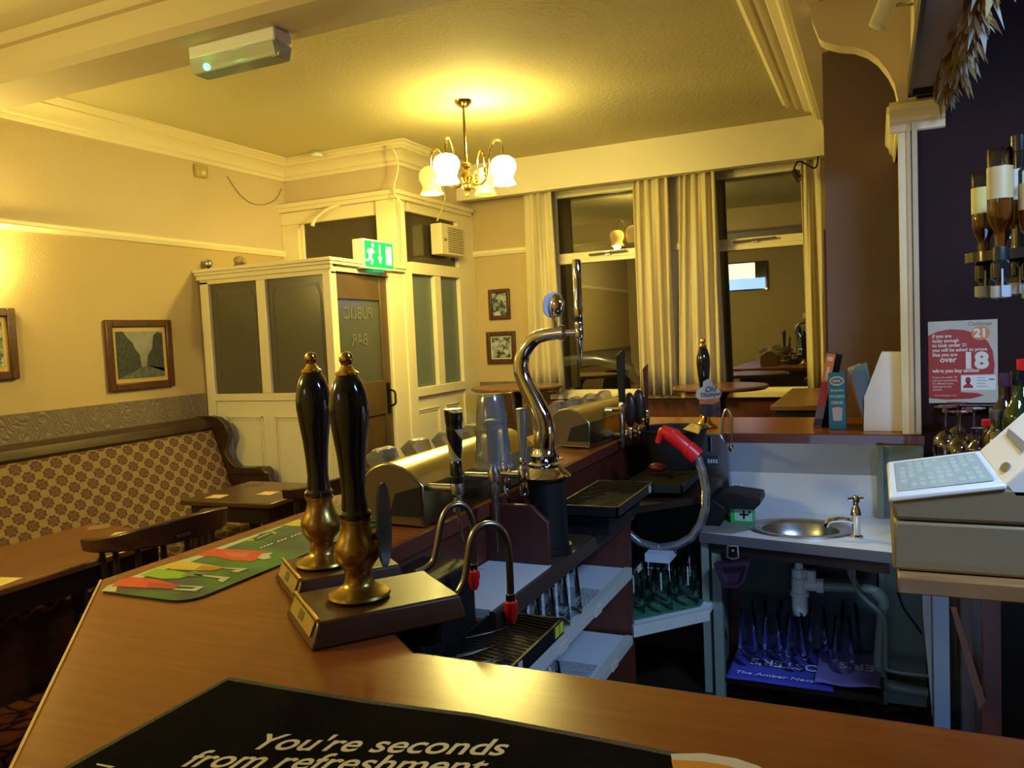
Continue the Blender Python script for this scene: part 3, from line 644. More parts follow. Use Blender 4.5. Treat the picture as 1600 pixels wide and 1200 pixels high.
def table(poly, z, label, lm, legs, topmat, name='pub_table', group=None):
    c = Vector((sum(p[0] for p in poly)/len(poly), sum(p[1] for p in poly)/len(poly), 0)); t = thing(name, label, 'table', c, group)
    MB().poly(poly, z-.028, z).build('tabletop', topmat, t, bev=.006)
    q = [c+(Vector((p[0], p[1], 0))-c)*.86 for p in poly]
    MB().poly([(p.x, p.y) for p in q], z-.12, z-.028).build('apron', BLACKWOOD, t)
    for p in q:
        p = c+(p-c)*.95
        MB().lathe([(.026, 0), (.03, .02), (.022, .05), (.034, .12), (.038, .2), (.028, .28), (.032, .31), (.024, .33), (.034, .36), (.036, .42), (.036, z-.12)], (p.x, p.y, 0), 14).build('leg', lm, t)
    return t
table([(-3.50, 3.20), (-2.90, 3.24), (-2.92, 3.80), (-3.52, 3.78)], .72, 'small square dark pub table near the porch', BLACKWOOD, 4, mat('dark_table_top', (.075, .035, .016), .3, coat=.2, var=.2))
table([(-3.50, 1.20), (-2.86, 1.20), (-2.86, 2.62), (-3.50, 2.66)], .72, 'long reddish-brown pub table in front of settle', BLACKWOOD, 4, TABLEW)
MAT_Y = mat('beermat_yellow', (.62, .50, .18), .7); MAT_C = mat('beermat_cream', (.55, .40, .22), .7, var=.35, vscale=40)
def beermat(px, py, z, rot, label, m):
    p = at(px, py, z=z); o = MB().box((-.047, -.047, 0), (.047, .047, .0015)).build('beer_mat', m, bev=.0); o.location = (p.x, p.y, z+.0005); o.rotation_euler = (0, 0, rot)
    return tag(o, label, 'beer mat', 'beer mats on the lounge tables')
beermat(339, 776, .72, .2, 'patterned beer mat at the left edge of small table', MAT_C)
beermat(397, 757, .72, .5, 'dark worn beer mat at back of small table', mat('beermat_dark', (.12, .06, .03), .6))
beermat(418, 771, .72, .1, 'pale beer mat half behind chair back on small table', MAT_C)
beermat(192, 835, .72, .6, 'yellow beer mat behind curved chair back on long table', MAT_Y)
beermat(155, 824, .72, .9, 'dull beer mat near far edge of long table', mat('beermat_dull', (.25, .14, .07), .6))
beermat(3, 909, .72, .2, 'yellow beer mat at the extreme left on long table', MAT_Y)

def chair(loc, rot, label, cush=True):
    """captain's chair; sitter faces +x local, curved arm-back rail"""
    t = thing('captains_chair', label, 'chair', (0, 0, 0))
    pts = [(.22*math.cos(a)*1.0, .27*math.sin(a)) for a in [math.radians(d) for d in range(75, 286, 15)]]
    rail = MB()
    n = len(pts); vs = []
    for i, (x, y) in enumerate(pts):
        f = i/(n-1); up = .05*math.sin(f*PI); hgt = .050+.05*math.sin(f*PI)**2
        d = Vector((x, y, 0)).normalized()
        o = Vector((x, y, 0))*1.0
        z0 = .758+up*.2
        vs += [o-d*.028+Vector((0, 0, z0)), o+d*.034+Vector((0, 0, z0)), o+d*.042+Vector((0, 0, z0+hgt)), o+d*.005+Vector((0, 0, z0+hgt))]
    fs = [(4*i+k, 4*i+(k+1) % 4, 4*i+4+(k+1) % 4, 4*i+4+k) for i in range(n-1) for k in range(4)]+[(3, 2, 1, 0), (4*n-4, 4*n-3, 4*n-2, 4*n-1)]
    rail.add(vs, fs); rail.build('back_rail', DARKWOOD, t, bev=.006)
    seat = MB().lathe([(.0, .42), (.20, .42), (.225, .435), (.22, .455), (0, .46)], (0, 0, 0), 24); seat.build('seat', DARKWOOD, t)
    MB().lathe([(.19, .46), (.20, .48), (.15, .50), (0, .505)], (0, 0, 0), 24).build('seat_cushion', FABRIC, t)
    for d in range(80, 281, 25):
        a = math.radians(d); MB().lathe([(.011, 0), (.016, .06), (.010, .12), (.016, .2), (.010, .335)], (.19*math.cos(a), .235*math.sin(a), .45), 8).build('spindle', BLACKWOOD, t)
    for sx, sy in ((1, 1), (1, -1), (-1, 1), (-1, -1)):
        MB().tube([(.22*sx, .22*sy, 0), (.19*sx, .19*sy, .2), (.14*sx, .14*sy, .42)], [.014, .022, .016], 10, 3).build('leg', BLACKWOOD, t)
    MB().tube([(.19, .19, .18), (-.19, .19, .18)], .010).tube([(.19, -.19, .18), (-.19, -.19, .18)], .010).tube([(0, .19, .18), (0, -.19, .18)], .010).build('stretcher', BLACKWOOD, t)
    t.location = loc; t.rotation_euler = (0, 0, rot); return t
c1 = chair((-2.81, 2.44, 0), PI*.97, "dark captain's chair with curved back pushed up to long table")
c2 = dup(c1, (-2.72, 3.50, 0), PI, "dark captain's chair beside small table near the porch")
c3 = dup(c1, (-3.05, .85, 0), -PI/2+.3, "dark captain's chair in deep shade at near end of long table")
p = at(291, 838, z=.775)
hb_ = MB().box((-.03, -.004, -.006), (.03, .004, .006)).build('grip_plate', STEEL, None); hb_.parent = c1; 
hb_.location = Vector((-.266, .07, .794)); hb_.rotation_euler = (0, 0, PI/2)

# poseur tables by the window, dark chair, ledge table
def poseur(cx0, cy0, z, r, label):
    t = thing('poseur_table', label, 'table', (cx0, cy0, 0), 'round tables by the windows')
    MB().lathe([(0, z-.03), (r-.02, z-.03), (r, z-.018), (r, z-.006), (r-.006, z), (0, z)], (cx0, cy0, 0), 40).build('tabletop', TABLEW, t)
    MB().lathe([(.20, 0), (.20, .02), (.05, .05), (.035, .1), (.035, z-.1), (.08, z-.03)], (cx0, cy0, 0), 20).build('pedestal', BLACK, t)
    return t
def tab_at(px, py, px0, px1, y, label):
    p = at(px, py, y=y); a = at(px0, py, y=y); b = at(px1, py, y=y); return poseur(p.x, y, p.z, min((b.x-a.x)/2, .36), label)
pt1 = tab_at(808, 603, 741, 875, 5.72, 'round table under small pictures, left of the pair by windows')
pt2 = tab_at(1125, 602, 1051, 1200, 5.72, 'round table before right window, right of the pair')
p = at(765, 680, y=5.0)
bc = thing('bar_chair', 'dark high-backed chair beside the porch under round table', 'chair', (p.x-.02, 5.0, 0))
x = p.x-.02; a = [at(q, r, y=5.0) for q, r in ((737, 700), (752, 615), (800, 612), (812, 700))]
MB().prism([(v.x, 5.0, v.z) for v in a], (0, .03, 0)).build('backrest', DARKWOOD, bc, bev=.01)
MB().box((x-.21, 4.62, .62), (x+.21, 5.02, .67)).build('seat', REDWOOD, bc, bev=.015)
for sx in (-.19, .19):
    for yy in (4.65, 4.99): MB().tube([(x+sx, yy, 0), (x+sx*.95, yy, .62)], .018).build('leg', BLACKWOOD, bc)
lt = [at(1205, 629, z=1.08), at(1272, 629, z=1.08), at(1290, 598, z=1.08), at(1238, 597, z=1.08)]
t = thing('ledge_table', 'square-edged wooden high table in front of mauve wall edge', 'table', (-.42, 5.1, 0))
MB().poly([(-.555, 4.70), (-.27, 4.70), (-.27, 5.95), (-.555, 5.95)], 1.05, 1.08).build('tabletop', mat('ledge_wood', (.20, .10, .03), .35, var=.2), t, bev=.004)
MB().box((-.53, 4.74, .98), (-.29, 5.9, 1.05)).build('apron', BLACKWOOD, t)
MB().box((-.50, 4.85, 0), (-.44, 4.91, .98)).build('leg', BLACKWOOD, t); MB().box((-.36, 4.85, 0), (-.30, 4.91, .98)).build('leg', BLACKWOOD, t)
MB().box((-.50, 5.7, 0), (-.44, 5.76, .98)).build('leg', BLACKWOOD, t); MB().box((-.36, 5.7, 0), (-.30, 5.76, .98)).build('leg', BLACKWOOD, t)
#PART2
# ================================================================ BAR
BZ = 1.08
bar = thing('bar_counter', 'angled varnished wooden bar counter wrapping round the servery', 'bar counter', (-1.0, 1.5, 0))
outer = [(1.45, .36), (-.70, .36), (-1.454, 1.118), (-1.454, 4.12), (.16, 4.12)]
inner = [(.16, 3.50), (-.86, 3.50), (-1.0, 3.34), (-1.0, 1.29), (-.63, .99), (1.45, .99)]
tp = MB().poly(outer+inner, BZ-.038, BZ).build('countertop', [BARTOP], bar, bev=.005)
# lipping along the visible inner edges
def strip(mb, pts, off, z0, z1):
    for a, b in zip(pts, pts[1:]):
        a = Vector((*a, 0)); b = Vector((*b, 0)); d = (b-a).normalized(); n = Vector((d.y, -d.x, 0))*off
        mb.poly([(a.x, a.y), (b.x, b.y), (b.x+n.x, b.y+n.y), (a.x+n.x, a.y+n.y)], z0, z1)
    return mb
strip(MB(), [(.16, 3.50), (-.86, 3.50), (-1.0, 3.34), (-1.0, 1.29)], -.006, BZ-.04, BZ-.003).build('edge_lipping', mat('lipping_red', (.13, .03, .018), .3, coat=.3), bar)
strip(MB(), [(-.63, .99), (1.45, .99)], -.004, BZ-.04, BZ-.003).build('edge_lipping', MC['lipping_red'], bar)
strip(MB(), [(-1.456, 1.12), (-.70, .362)], .004, BZ-.036, BZ-.001).build('edge_highlight', mat('pale_highlight', (.62, .42, .18), .18, coat=.5), bar)  # light streak along the outer chamfer, painted as a pale strip
ins = [(1.45, .46), (-.66, .46), (-1.354, 1.16), (-1.354, 4.02), (.16, 4.02)]; ins2 = [(.16, 3.96), (-1.30, 3.96), (-1.30, 1.18), (-.64, .52), (1.45, .52)]
MB().poly(ins+ins2, 0, BZ-.038).build('front_panel', DARKWOOD, bar)
MB().box((-1.30, 3.505, 0), (.14, 3.53, BZ-.038)).box((-1.03, 1.35, 0), (-1.01, 3.5, BZ-.038)).build('inner_panel', REDWOOD, bar)
MB().box((-.60, 3.49, .72), (.012, 3.504, .915)).build('white_splashback', WHITEL, bar)
MB().box((-.60, 3.495, .915), (.012, 3.504, 1.04)).build('grey_splashback', SPLASH, bar)
MB().box((.012, 3.46, 0), (.155, 3.498, 1.04)).box((-.012, 3.44, .0), (.014, 3.50, 1.04)).build('green_end_post', GREENP, bar, bev=.003)

# shelf unit inside the left wing
XS = -.82
su = thing('shelf_unit', 'dark under-bar shelf unit with white shelves inside left bar wing', 'shelf unit', (-.92, 2.1, 0))
MB().box((-1.005, 1.62, .89), (XS, 1.995, .912)).build('worktop', WHITEL, su)
MB().box((-1.005, 1.995, .89), (XS, 2.78, .912)).build('dark_worktop', MC['dark_edge'] if 'dark_edge' in MC else mat('dark_edge', (.05, .03, .022), .4), su)
MB().box((-.93, 2.36, .9125), (XS-.02, 2.56, .914)).build('white_liner', WHITEL, su)
MB().box((XS-.004, 1.62, .862), (XS+.012, 2.78, .908)).build('worktop_edge', mat('dark_edge', (.05, .03, .022), .4), su)
MB().box((-1.005, 1.62, .665), (XS, 2.74, .688)).build('white_shelf', WHITEL, su)
MB().box((-1.005, 1.30, .425), (XS, 2.72, .447)).build('white_shelf', WHITEL, su)
MB().box((-1.005, 2.74, 0), (XS, 2.765, .90)).build('side_panel', REDWOOD, su)
MB().box((-1.005, 1.60, 0), (XS-.01, 1.62, .89)).build('side_panel', REDWOOD, su)
MB().box((XS-.02, 1.62, .655), (XS+.006, 2.74, .692)).build('shelf_edge', mat('pale_edge', (.50, .50, .47), .4), su)
MB().box((XS-.02, 1.30, .42), (XS+.006, 2.72, .45)).build('shelf_edge', MC['pale_edge'], su)
g = MB().prism([(-1.02, 1.985, .912), (XS, 1.985, .912), (XS, 1.985, 1.03), (XS-.05, 1.985, 1.075), (-.992, 1.985, 1.075), (-.992, 1.985, 1.03), (-1.02, 1.985, 1.03)], (0, .02, 0)).build('upright_panel', mat('deep_red_panel', (.06, .012, .01), .5), su, bev=.003)
LBL = mat('shelf_ticket', (.55, .50, .40), .6)
for q in ((1000, 872), (935, 940), (880, 975)):
    p = at(q[0], q[1]+3, x=XS+.008); MB().box((XS+.006, p.y-.03, .652), (XS+.009, p.y+.03, .676)).build('shelf_ticket', LBL, su)
for yy in (2.15, 2.5): MB().box((XS+.006, yy-.03, .418), (XS+.009, yy+.03, .44)).build('shelf_ticket', LBL, su)
MATW = mat('clear_rubber_mat', (.40, .43, .46), .4, bump=.9, bscale=150)
m_ = MB()
for k in range(28): m_.box((-.99, 1.75+k*.026, .688), (XS-.025, 1.765+k*.026, .694))
m_.box((-.99, 1.74, .688), (XS-.025, 2.47, .690)); tag(m_.build('glass_mat', MATW), 'ribbed pale glass mat on upper shelf of under-bar unit', 'shelf mat')
m_ = MB()
for k in range(20): m_.box((-.99, 1.75+k*.034, .447), (XS-.03, 1.769+k*.034, .453))
m_.box((-.99, 1.74, .447), (XS-.03, 2.44, .449)); tag(m_.build('glass_mat', MATW), 'ribbed pale glass mat on lower shelf of under-bar unit', 'shelf mat')

def tumbler(h=.148, rt=.043, rb=.030):
    return MB().lathe_open([(rt, h), (rb+.002, .012), (rb, 0), (.0001, 0)], (0, 0, 0), 18)
PG = tumbler().build('pint_glass', CLEAR); PG['category'] = 'glass'
PG['label'] = 'upturned clear pint glass in the front rows on upper under-bar shelf'; PG['group'] = 'pint glasses on the upper under-bar shelf'
def gl(loc, label, group, first=[True]):
    if first[0]: o = PG; first[0] = False
    else: o = PG.copy(); COL.objects.link(o)
    o.location = (loc[0], loc[1], loc[2]+.149); o.rotation_euler = (PI, 0, random.random()); o['label'] = label; o['group'] = group
    return o
for i in range(5):
    for j in range(2): gl((-.868-.09*j, 1.83+i*.102, .694), 'upturned clear pint glass among those on upper under-bar shelf', 'pint glasses on the upper under-bar shelf')
for i in range(3):
    for j in range(2): gl((-.870-.09*j, 1.86+i*.105, .453), 'upturned clear pint glass among those on lower under-bar shelf', 'pint glasses on the lower under-bar shelf')

# corner shelf
cs = thing('corner_shelf', 'diagonal white corner shelf between shelf unit and sink', 'shelf', (-.8, 3.05, 0))
CP = [(-.815, 2.735), (-.595, 2.985), (-.595, 3.48), (-1.0, 3.48), (-1.0, 2.77), (-.83, 2.77)]
MB().poly(CP, .455, .478).build('white_shelf', WHITEL, cs)
MB().poly([(-.812, 2.728), (-.59, 2.978), (-.60, 2.988), (-.822, 2.738)], .44, .482).build('shelf_edge', MC['pale_edge'], cs)
MB().poly(CP, .10, .12).build('lower_shelf', BLACKWOOD, cs)
MB().poly(CP, .885, .91).build('top', BLACKWOOD, cs)
MB().box((-1.0, 3.46, 0), (-.6, 3.48, .89)).build('back_panel', BLACKWOOD, cs)
GM = mat('green_glass_mat', (.03, .16, .09), .6, bump=.8, bscale=120, var=.4, vscale=60)
tag(MB().poly([(-.82, 2.80), (-.63, 3.01), (-.63, 3.42), (-.98, 3.42), (-.98, 2.80)], .4785, .4835).build('glass_mat', GM), 'green ribbed glass mat on white corner shelf', 'shelf mat')
for x, y in ((-.85, 2.87), (-.76, 2.93), (-.68, 3.03), (-.86, 2.99), (-.76, 3.06), (-.86, 3.12), (-.70, 3.16), (-.80, 3.22)):
    gl((x, y, .4835), 'upturned pint glass on green mat of corner shelf', 'pint glasses on the corner shelf')
tag(MB().box((-.79, 2.83, .69), (-.70, 2.95, .72), T=Matrix.Rotation(0, 4, 'Z')).build('folded_cloth', mat('cloth_blue_white', (.45, .50, .60), .9)), 'folded pale cloth tucked under the hose at corner', 'cloth')

# sink unit
SZ = .752
sk = thing('sink_unit', 'small sink unit with white top and sage green side panels', 'sink unit', (-.3, 3.3, 0))
bowlc = at(1250, 826, z=SZ); R0 = .162; FA, FB = 3.06, .17
# top with a round hole
mb = MB(); n = 32; x0, x1, yf, yb = -.635, .045, 3.06, 3.49
ring = [(bowlc.x+R0*math.cos(2*PI*k/n), bowlc.y+.0+R0*.79*math.sin(2*PI*k/n)) for k in range(n)]
def sq(k):
    a = 2*PI*k/n; c, s_ = math.cos(a), math.sin(a); t = 1e9
    if c > 1e-6: t = min(t, (x1-bowlc.x)/c)
    if c < -1e-6: t = min(t, (x0-bowlc.x)/c)
    if s_ > 1e-6: t = min(t, (yb-bowlc.y)/s_)
    dn = s_+FB*c
    if dn < -1e-6: t = min(t, (FA-FB*(bowlc.x+.635)-bowlc.y)/dn)
    return (bowlc.x+c*t, bowlc.y+s_*t)
sqs = [sq(k) for k in range(n)]
mb.add([(*p, SZ) for p in ring]+[(*p, SZ) for p in sqs], [(k, (k+1) % n, n+(k+1) % n, n+k) for k in range(n)])
for cxn, cyn in ((x0, FA), (x1, FA-FB*(x1+.635)), (x0, yb), (x1, yb)):
    ks = sorted(range(n), key=lambda k: (sqs[k][0]-cxn)**2+(sqs[k][1]-cyn)**2)[:2]
    mb.add([(*sqs[ks[0]], SZ), (*sqs[ks[1]], SZ), (cxn, cyn, SZ)], [(0, 1, 2)])
mb.build('worktop', mat('sink_top_laminate', (.66, .70, .76), .3), sk)
yr = FA-FB*(x1+.635)
MB().poly([(x0, FA-.010), (x1, yr-.010), (x1, yr+.004), (x0, FA+.004)], SZ-.035, SZ-.001).build('worktop_edge', mat('sink_edge', (.10, .09, .10), .4), sk)
MB().poly([(x0, yf), (x0+.12, yf), (x0+.21, yf+.12), (x0+.10, yf+.28), (x0, yf+.30)], SZ, SZ+.004).build('worn_patch', mat('worn_grey', (.20, .20, .18), .6), sk)
c = (bowlc.x, bowlc.y, SZ)
bw = MB().lathe_open([(R0+.035, .001), (R0+.033, .006), (R0+.012, .007), (R0-.005, .004), (R0-.02, -.004), (R0-.026, -.03), (R0-.04, -.06), (R0-.07, -.082), (.02, -.09), (.0001, -.09)], c, 40, T=Matrix.Translation(bowlc) @ Matrix.Diagonal((1.0, .79, 1, 1)) @ Matrix.Translation(-bowlc)).build('sink_bowl', STEEL, sk)
MB().lathe([(.02, -.089), (.02, -.085), (0, -.084)], c).build('plug_hole', BLACK, bw)
for (a, b) in ((-.635, -.607), (-.595, -.56)): MB().box((a, yf+.01, 0), (b, yb if a < -.6 else yf+.05, SZ-.036)).build('side_panel', GREENP, sk, bev=.002)
MB().box((-.56, 3.47, 0), (.0, 3.485, SZ-.04)).build('back_board', mat('dark_green_board', (.035, .05, .048), .7, var=.3, vscale=4), sk)
MB().box((-.56, 3.10, .155), (.0, 3.47, .18)).build('bottom_shelf', BLACKWOOD, sk)
MB().poly([(x0+.04, FA+.01), (x1-.02, yr+.012), (x1-.02, yr+.027), (x0+.04, FA+.025)], SZ-.078, SZ-.036).build('apron', BLACKWOOD, sk)
# taps
def pillar_tap(px, py, ht, label):
    p = at(px, py, z=SZ); t = thing('pillar_tap', label, 'tap', (p.x, p.y, SZ))
    k = ht/.115
    MB().lathe([(.024, 0), (.024, .006), (.015, .012), (.015, .06*k), (.019, .065*k), (.013, .085*k), (.009, .09*k), (.009, .10*k)], p, 16).tube([p+Vector((-.01, 0, .045*k)), p+Vector((-.05, -.01, .05*k)), p+Vector((-.09, -.02, .045*k)), p+Vector((-.10, -.022, .03*k))], [.012, .011, .010, .010], 10, 4).build('tap_body', CHROME, t)
    MB().tube([p+Vector((-.026, -.008, .108*k)), p+Vector((.026, .008, .108*k))], .007).tube([p+Vector((.008, -.026, .108*k)), p+Vector((-.008, .026, .108*k))], .007).lathe([(.011, .10*k), (.013, .108*k), (.008, .118*k), (0, .12*k)], p, 12).build('cross_head', CHROME, t)
pillar_tap(1338, 840, .15, 'tall chrome cross-head tap at right of sink bowl')
# under the sink
tr = thing('waste_trap', 'white plastic bottle trap under the sink bowl', 'waste trap', at(1250, 930, y=3.29))
tz = at(1250, 955, y=3.29); tx = tz.x; zt = at(1250, 893, y=3.29).z; zb = at(1250, 962, y=3.29).z; hh = zt-zb
MB().lathe([(0, 0), (.022, .004), (.030, .02), (.030, hh*.45), (.036, hh*.46), (.036, hh*.54), (.030, hh*.56), (.030, hh*.85), (.018, hh*.9), (.018, hh*.95)], (tx, 3.29, zb), 20).build('trap_body', WHITEP, tr)
MB().lathe([(.028, 0), (.028, .03), (.016, .035), (.016, SZ-.085-zt)], (tx, 3.29, zt-.02), 10).build('top_nut', WHITEP, tr)
pz = at(1275, 915, y=3.29).z
MB().tube([(tx+.02, 3.29, pz), (tx+.065, 3.29, pz)], .022, 16).tube([(tx+.065, 3.29, pz), (tx+.09, 3.29, pz)], .028, 8).tube([(tx+.045, 3.29, pz), (tx+.045, 3.29, pz+.06)], .018, 14).build('side_nut', WHITEP, tr)
GP = mat('green_painted_pipe', (.20, .25, .21), .4)
a = [at(*q, y=3.30) for q in ((1282, 916), (1340, 919), (1368, 924), (1380, 938), (1378, 965), (1372, 1045), (1380, 1066), (1400, 1074), (1450, 1083))]
wp = thing('waste_pipe', 'thick green painted waste pipe elbowing down right of trap', 'pipe', a[0])
MB().tube(a, .019, 14, 3).build('pipe', GP, wp)
MB().tube([a[2]+Vector((-.004, 0, 0)), a[3], a[3]+Vector((0, 0, -.03))], .024, 14, 3).build('elbow', GP, wp); MB().tube([a[5]+Vector((0, 0, .01)), a[6], a[7]], .024, 14, 3).build('elbow', GP, wp)
a = [at(*q, y=3.24) for q in ((1338, 858), (1334, 890), (1336, 915), (1350, 935), (1372, 955), (1383, 975), (1384, 1035), (1392, 1048), (1450, 1056))]
tag(MB().tube(a, .0085, 10, 4).build('supply_pipe', GP), 'thin green supply pipe winding down from the tap', 'pipe')
a = [at(*q, y=3.26) for q in ((1330, 888), (1333, 905), (1342, 918))]
tag(MB().tube([(v.x, v.y, v.z) for v in a], [.018, .013, .008], 12, 2).build('isolating_valve', GP), 'small green valve under right side of sink top', 'valve')
# bar towels under the sink
TW = mat('blue_purple_towel', (.055, .055, .42), .95, bump=.5, bscale=200); TW2 = mat('mauve_towel', (.20, .17, .50), .95, bump=.5, bscale=200)
tw = thing('bar_towel', 'blue bar towel with upside-down white lettering under the sink', 'bar towel', (-.38, 3.2, .18))
def cloth(x0, x1, y0, y1, z, amp, m, par, name='cloth', drop=.03):
    n, k = 30, 12; vs = []
    for j in range(k+1):
        for i in range(n+1):
            x = x0+(x1-x0)*i/n; y = y0+(y1-y0)*j/k
            zz = z+amp*(.5+.5*math.sin(x*31+y*17))*(.5+.5*math.sin(y*41+x*9))+ (-drop*(1-j/1.5) if j < 1.5 else 0)
            vs.append((x, y-(.006 if j < 1.5 else 0), zz))
    o = MB().add(vs, [(j*(n+1)+i, j*(n+1)+i+1, (j+1)*(n+1)+i+1, (j+1)*(n+1)+i) for j in range(k) for i in range(n)]).build(name, m, par)
    s = o.modifiers.new('solid', 'SOLIDIFY'); s.thickness = .003; return o
cloth(-.555, -.17, 3.085, 3.44, .185, .004, TW, tw, drop=.0)
TWT = mat('towel_lettering', (.62, .66, .80), .9)
text('lettering', "FOSTER'S", TWT, tw, Matrix.Translation((-.19, 3.275, .193)) @ Matrix.Rotation(PI, 4, 'Z'), .085, sx=.85, bold=.001)
text('lettering', "The Amber Nectar", TWT, tw, Matrix.Translation((-.53, 3.115, .193)), .036, shear=.2, sx=1.15)
tw2 = thing('bar_towel', 'crumpled mauve bar towel overlapping the blue one by the pipe', 'bar towel', (-.1, 3.2, .18))
cloth(-.235, -.01, 3.11, 3.44, .197, .012, TW2, tw2, drop=.0)
text('lettering', "ER'S", TWT, tw2, Matrix.Translation((-.03, 3.30, .211)) @ Matrix.Rotation(PI, 4, 'Z'), .085, sx=.85, bold=.001)
for x, y in ((-.49, 3.22), (-.40, 3.24), (-.31, 3.22), (-.235, 3.31), (-.14, 3.24), (-.46, 3.33), (-.35, 3.35), (-.12, 3.40)):
    o = gl((x, y, .20), 'upturned clear glass on the towels under the sink', 'glasses on the towels under the sink'); o.scale = (1, 1, 1.35); o.location.z = .211+.149*1.35
# bottle opener with catcher
p = at(1146, 880, y=3.065)
bo = thing('bottle_opener', 'dark purple bottle opener with cap catcher on sink edge', 'bottle opener', (p.x, 3.07, p.z))
PB = mat('dark_purple_plastic', (.035, .012, .035), .3)
pts = [at(*q, y=3.07) for q in ((1121, 872), (1177, 868), (1168, 900), (1158, 908), (1138, 908), (1130, 896))]
g = MB(); pp = [(v.x, v.z) for v in pts]; cxx = sum(v[0] for v in pp)/6; czz = sum(v[1] for v in pp)/6
pi_ = [(cxx+(u-cxx)*.78, czz+(v-czz)*.72) for u, v in pp]
for k in range(6):
    a, b, c_, d = pp[k], pp[(k+1) % 6], pi_[(k+1) % 6], pi_[k]
    g.prism([(a[0], 3.03, a[1]), (b[0], 3.03, b[1]), (c_[0], 3.03, c_[1]), (d[0], 3.03, d[1])], (0, .04, 0))
g.prism([(u, 3.066, v) for u, v in pp], (0, .004, 0)); g.build('cap_catcher', PB, bo)
a = at(1140, 848, y=3.06); b = at(1156, 866, y=3.06)
g = MB(); xx0, xx1, zz0, zz1 = a.x, b.x, b.z, a.z
g.tube([(xx0, 3.06, zz1), (xx1, 3.06, zz1), (xx1+.002, 3.055, zz0), ((xx0+xx1)/2, 3.05, zz0-.006), (xx0-.002, 3.055, zz0), (xx0, 3.06, zz1)], .005, 8).ball(((xx0+xx1)/2, 3.06, (zz0+zz1)/2+.003), .006, 8); g.build('opener', STEEL, bo)

bo.location.y -= .045
# things on the sink top: green sponge pack, black caddy above, soap dispenser
p = at(1157, 819, z=SZ)
sp_ = thing('scouring_pack', 'green plastic pack with pale printed label on sink corner', 'cleaning pack', p)
a = at(1140, 815, y=p.y); b = at(1176, 792, y=p.y)
MB().box((a.x, p.y, SZ), (b.x, p.y+.07, b.z)).build('pack', mat('green_plastic', (.02, .42, .06), .3), sp_, bev=.006)
MB().box((a.x+.02, p.y-.002, SZ+.014), (b.x-.003, p.y, b.z-.004)).build('label', mat('pale_green_label', (.35, .55, .42), .5), sp_)
g = MB(); mx = (a.x+b.x)/2+.012; mz = (SZ+b.z)/2+.004
g.box((mx-.005, p.y-.003, mz-.018), (mx+.003, p.y-.002, mz+.018)).box((mx-.018, p.y-.003, mz-.004), (mx+.018, p.y-.002, mz+.004)).box((mx+.016, p.y-.003, mz+.006), (mx+.026, p.y-.002, mz+.016)); g.build('printed_mark', MBLACK, sp_)
cd = thing('black_tray', 'black plastic tray with sloping lid above the green pack', 'tray', (-.55, 3.3, .8))
a = [at(*q, y=3.20) for q in ((1108, 775), (1140, 770), (1186, 777), (1188, 788), (1178, 797), (1140, 795), (1112, 812))]
MB().prism([(v.x, 3.20, v.z) for v in a], (0, .16, 0)).build('lid', MBLACK, cd, bev=.004)
a = [at(*q, y=3.16) for q in ((1090, 812), (1112, 780), (1134, 795), (1125, 822), (1098, 832))]
MB().prism([(v.x, 3.16, v.z) for v in a], (0, .2, 0)).build('body', MBLACK, cd, bev=.004)
p = at(1158, 772, y=3.42)
so = thing('soap_dispenser', 'pale pump soap bottle behind the black tray', 'soap bottle', (p.x, 3.42, SZ))
MB().lathe([(.0, 0), (.026, 0), (.027, .08), (.022, .095), (.010, .10)], (p.x, 3.42, SZ), 16).build('bottle', mat('pale_teal_plastic', (.40, .50, .50), .4), so)
zt = at(1158, 755, y=3.42).z
MB().lathe([(.010, .10), (.010, zt-SZ-.01), (.006, zt-SZ)], (p.x, 3.42, SZ), 10).box((p.x-.035, 3.415, zt-.008), (p.x+.008, 3.425, zt)).build('pump_head', WHITEP, so)

# ---------------------------------------------------------------- mats on the bar
gm = thing('bar_runner', 'long green rubber bar runner printed with drinks along left wing', 'bar runner', (-1.26, 1.4, BZ))
X0, X1, Y0, Y1 = -1.395, -1.145, 1.05, 1.93
def rrect(x0, x1, y0, y1, r, n=5):
    o = []
    for cx0, cy0, a0 in ((x1-r, y0+r, -90), (x1-r, y1-r, 0), (x0+r, y1-r, 90), (x0+r, y0+r, 180)):
        for k in range(n+1):
            a = math.radians(a0+90*k/n); o.append((cx0+r*math.cos(a), cy0+r*math.sin(a)))
    return o
MB().poly(rrect(X0, X1, Y0, Y1, .045), BZ+.0002, BZ+.0035).build('rubber_base', RUBBER, gm)
gmm = bpy.data.materials.new('green_print'); gmm.use_nodes = True; nt = gmm.node_tree; b_ = nt.nodes['Principled BSDF']; b_.inputs['Roughness'].default_value = .4
tc = nt.nodes.new('ShaderNodeTexCoord'); nz = nt.nodes.new('ShaderNodeTexNoise'); nz.inputs['Scale'].default_value = 5; nt.links.new(tc.outputs['Object'], nz.inputs[0])
cr = nt.nodes.new('ShaderNodeValToRGB'); cr.color_ramp.elements[0].position = .40; cr.color_ramp.elements[0].color = (.018, .055, .045, 1); cr.color_ramp.elements[1].position = .62; cr.color_ramp.elements[1].color = (.045, .20, .03, 1)
nt.links.new(nz.outputs[0], cr.inputs[0]); nt.links.new(cr.outputs[0], b_.inputs[0])
MB().poly(rrect(X0+.001, X1-.001, Y0+.001, Y1-.001, .044), BZ+.0035, BZ+.004).build('green_print', gmm, gm)
def prt(pts, m, name, lvl=1, org=(150, 780), sc=4.21):
    zz = BZ+.004+.0003*lvl
    v = [at(org[0]+u/sc, org[1]+w_/sc, z=zz) for u, w_ in pts]
    return MB().prism([(q.x, q.y, zz) for q in v], (0, 0, .0002)).build(name, m, gm)
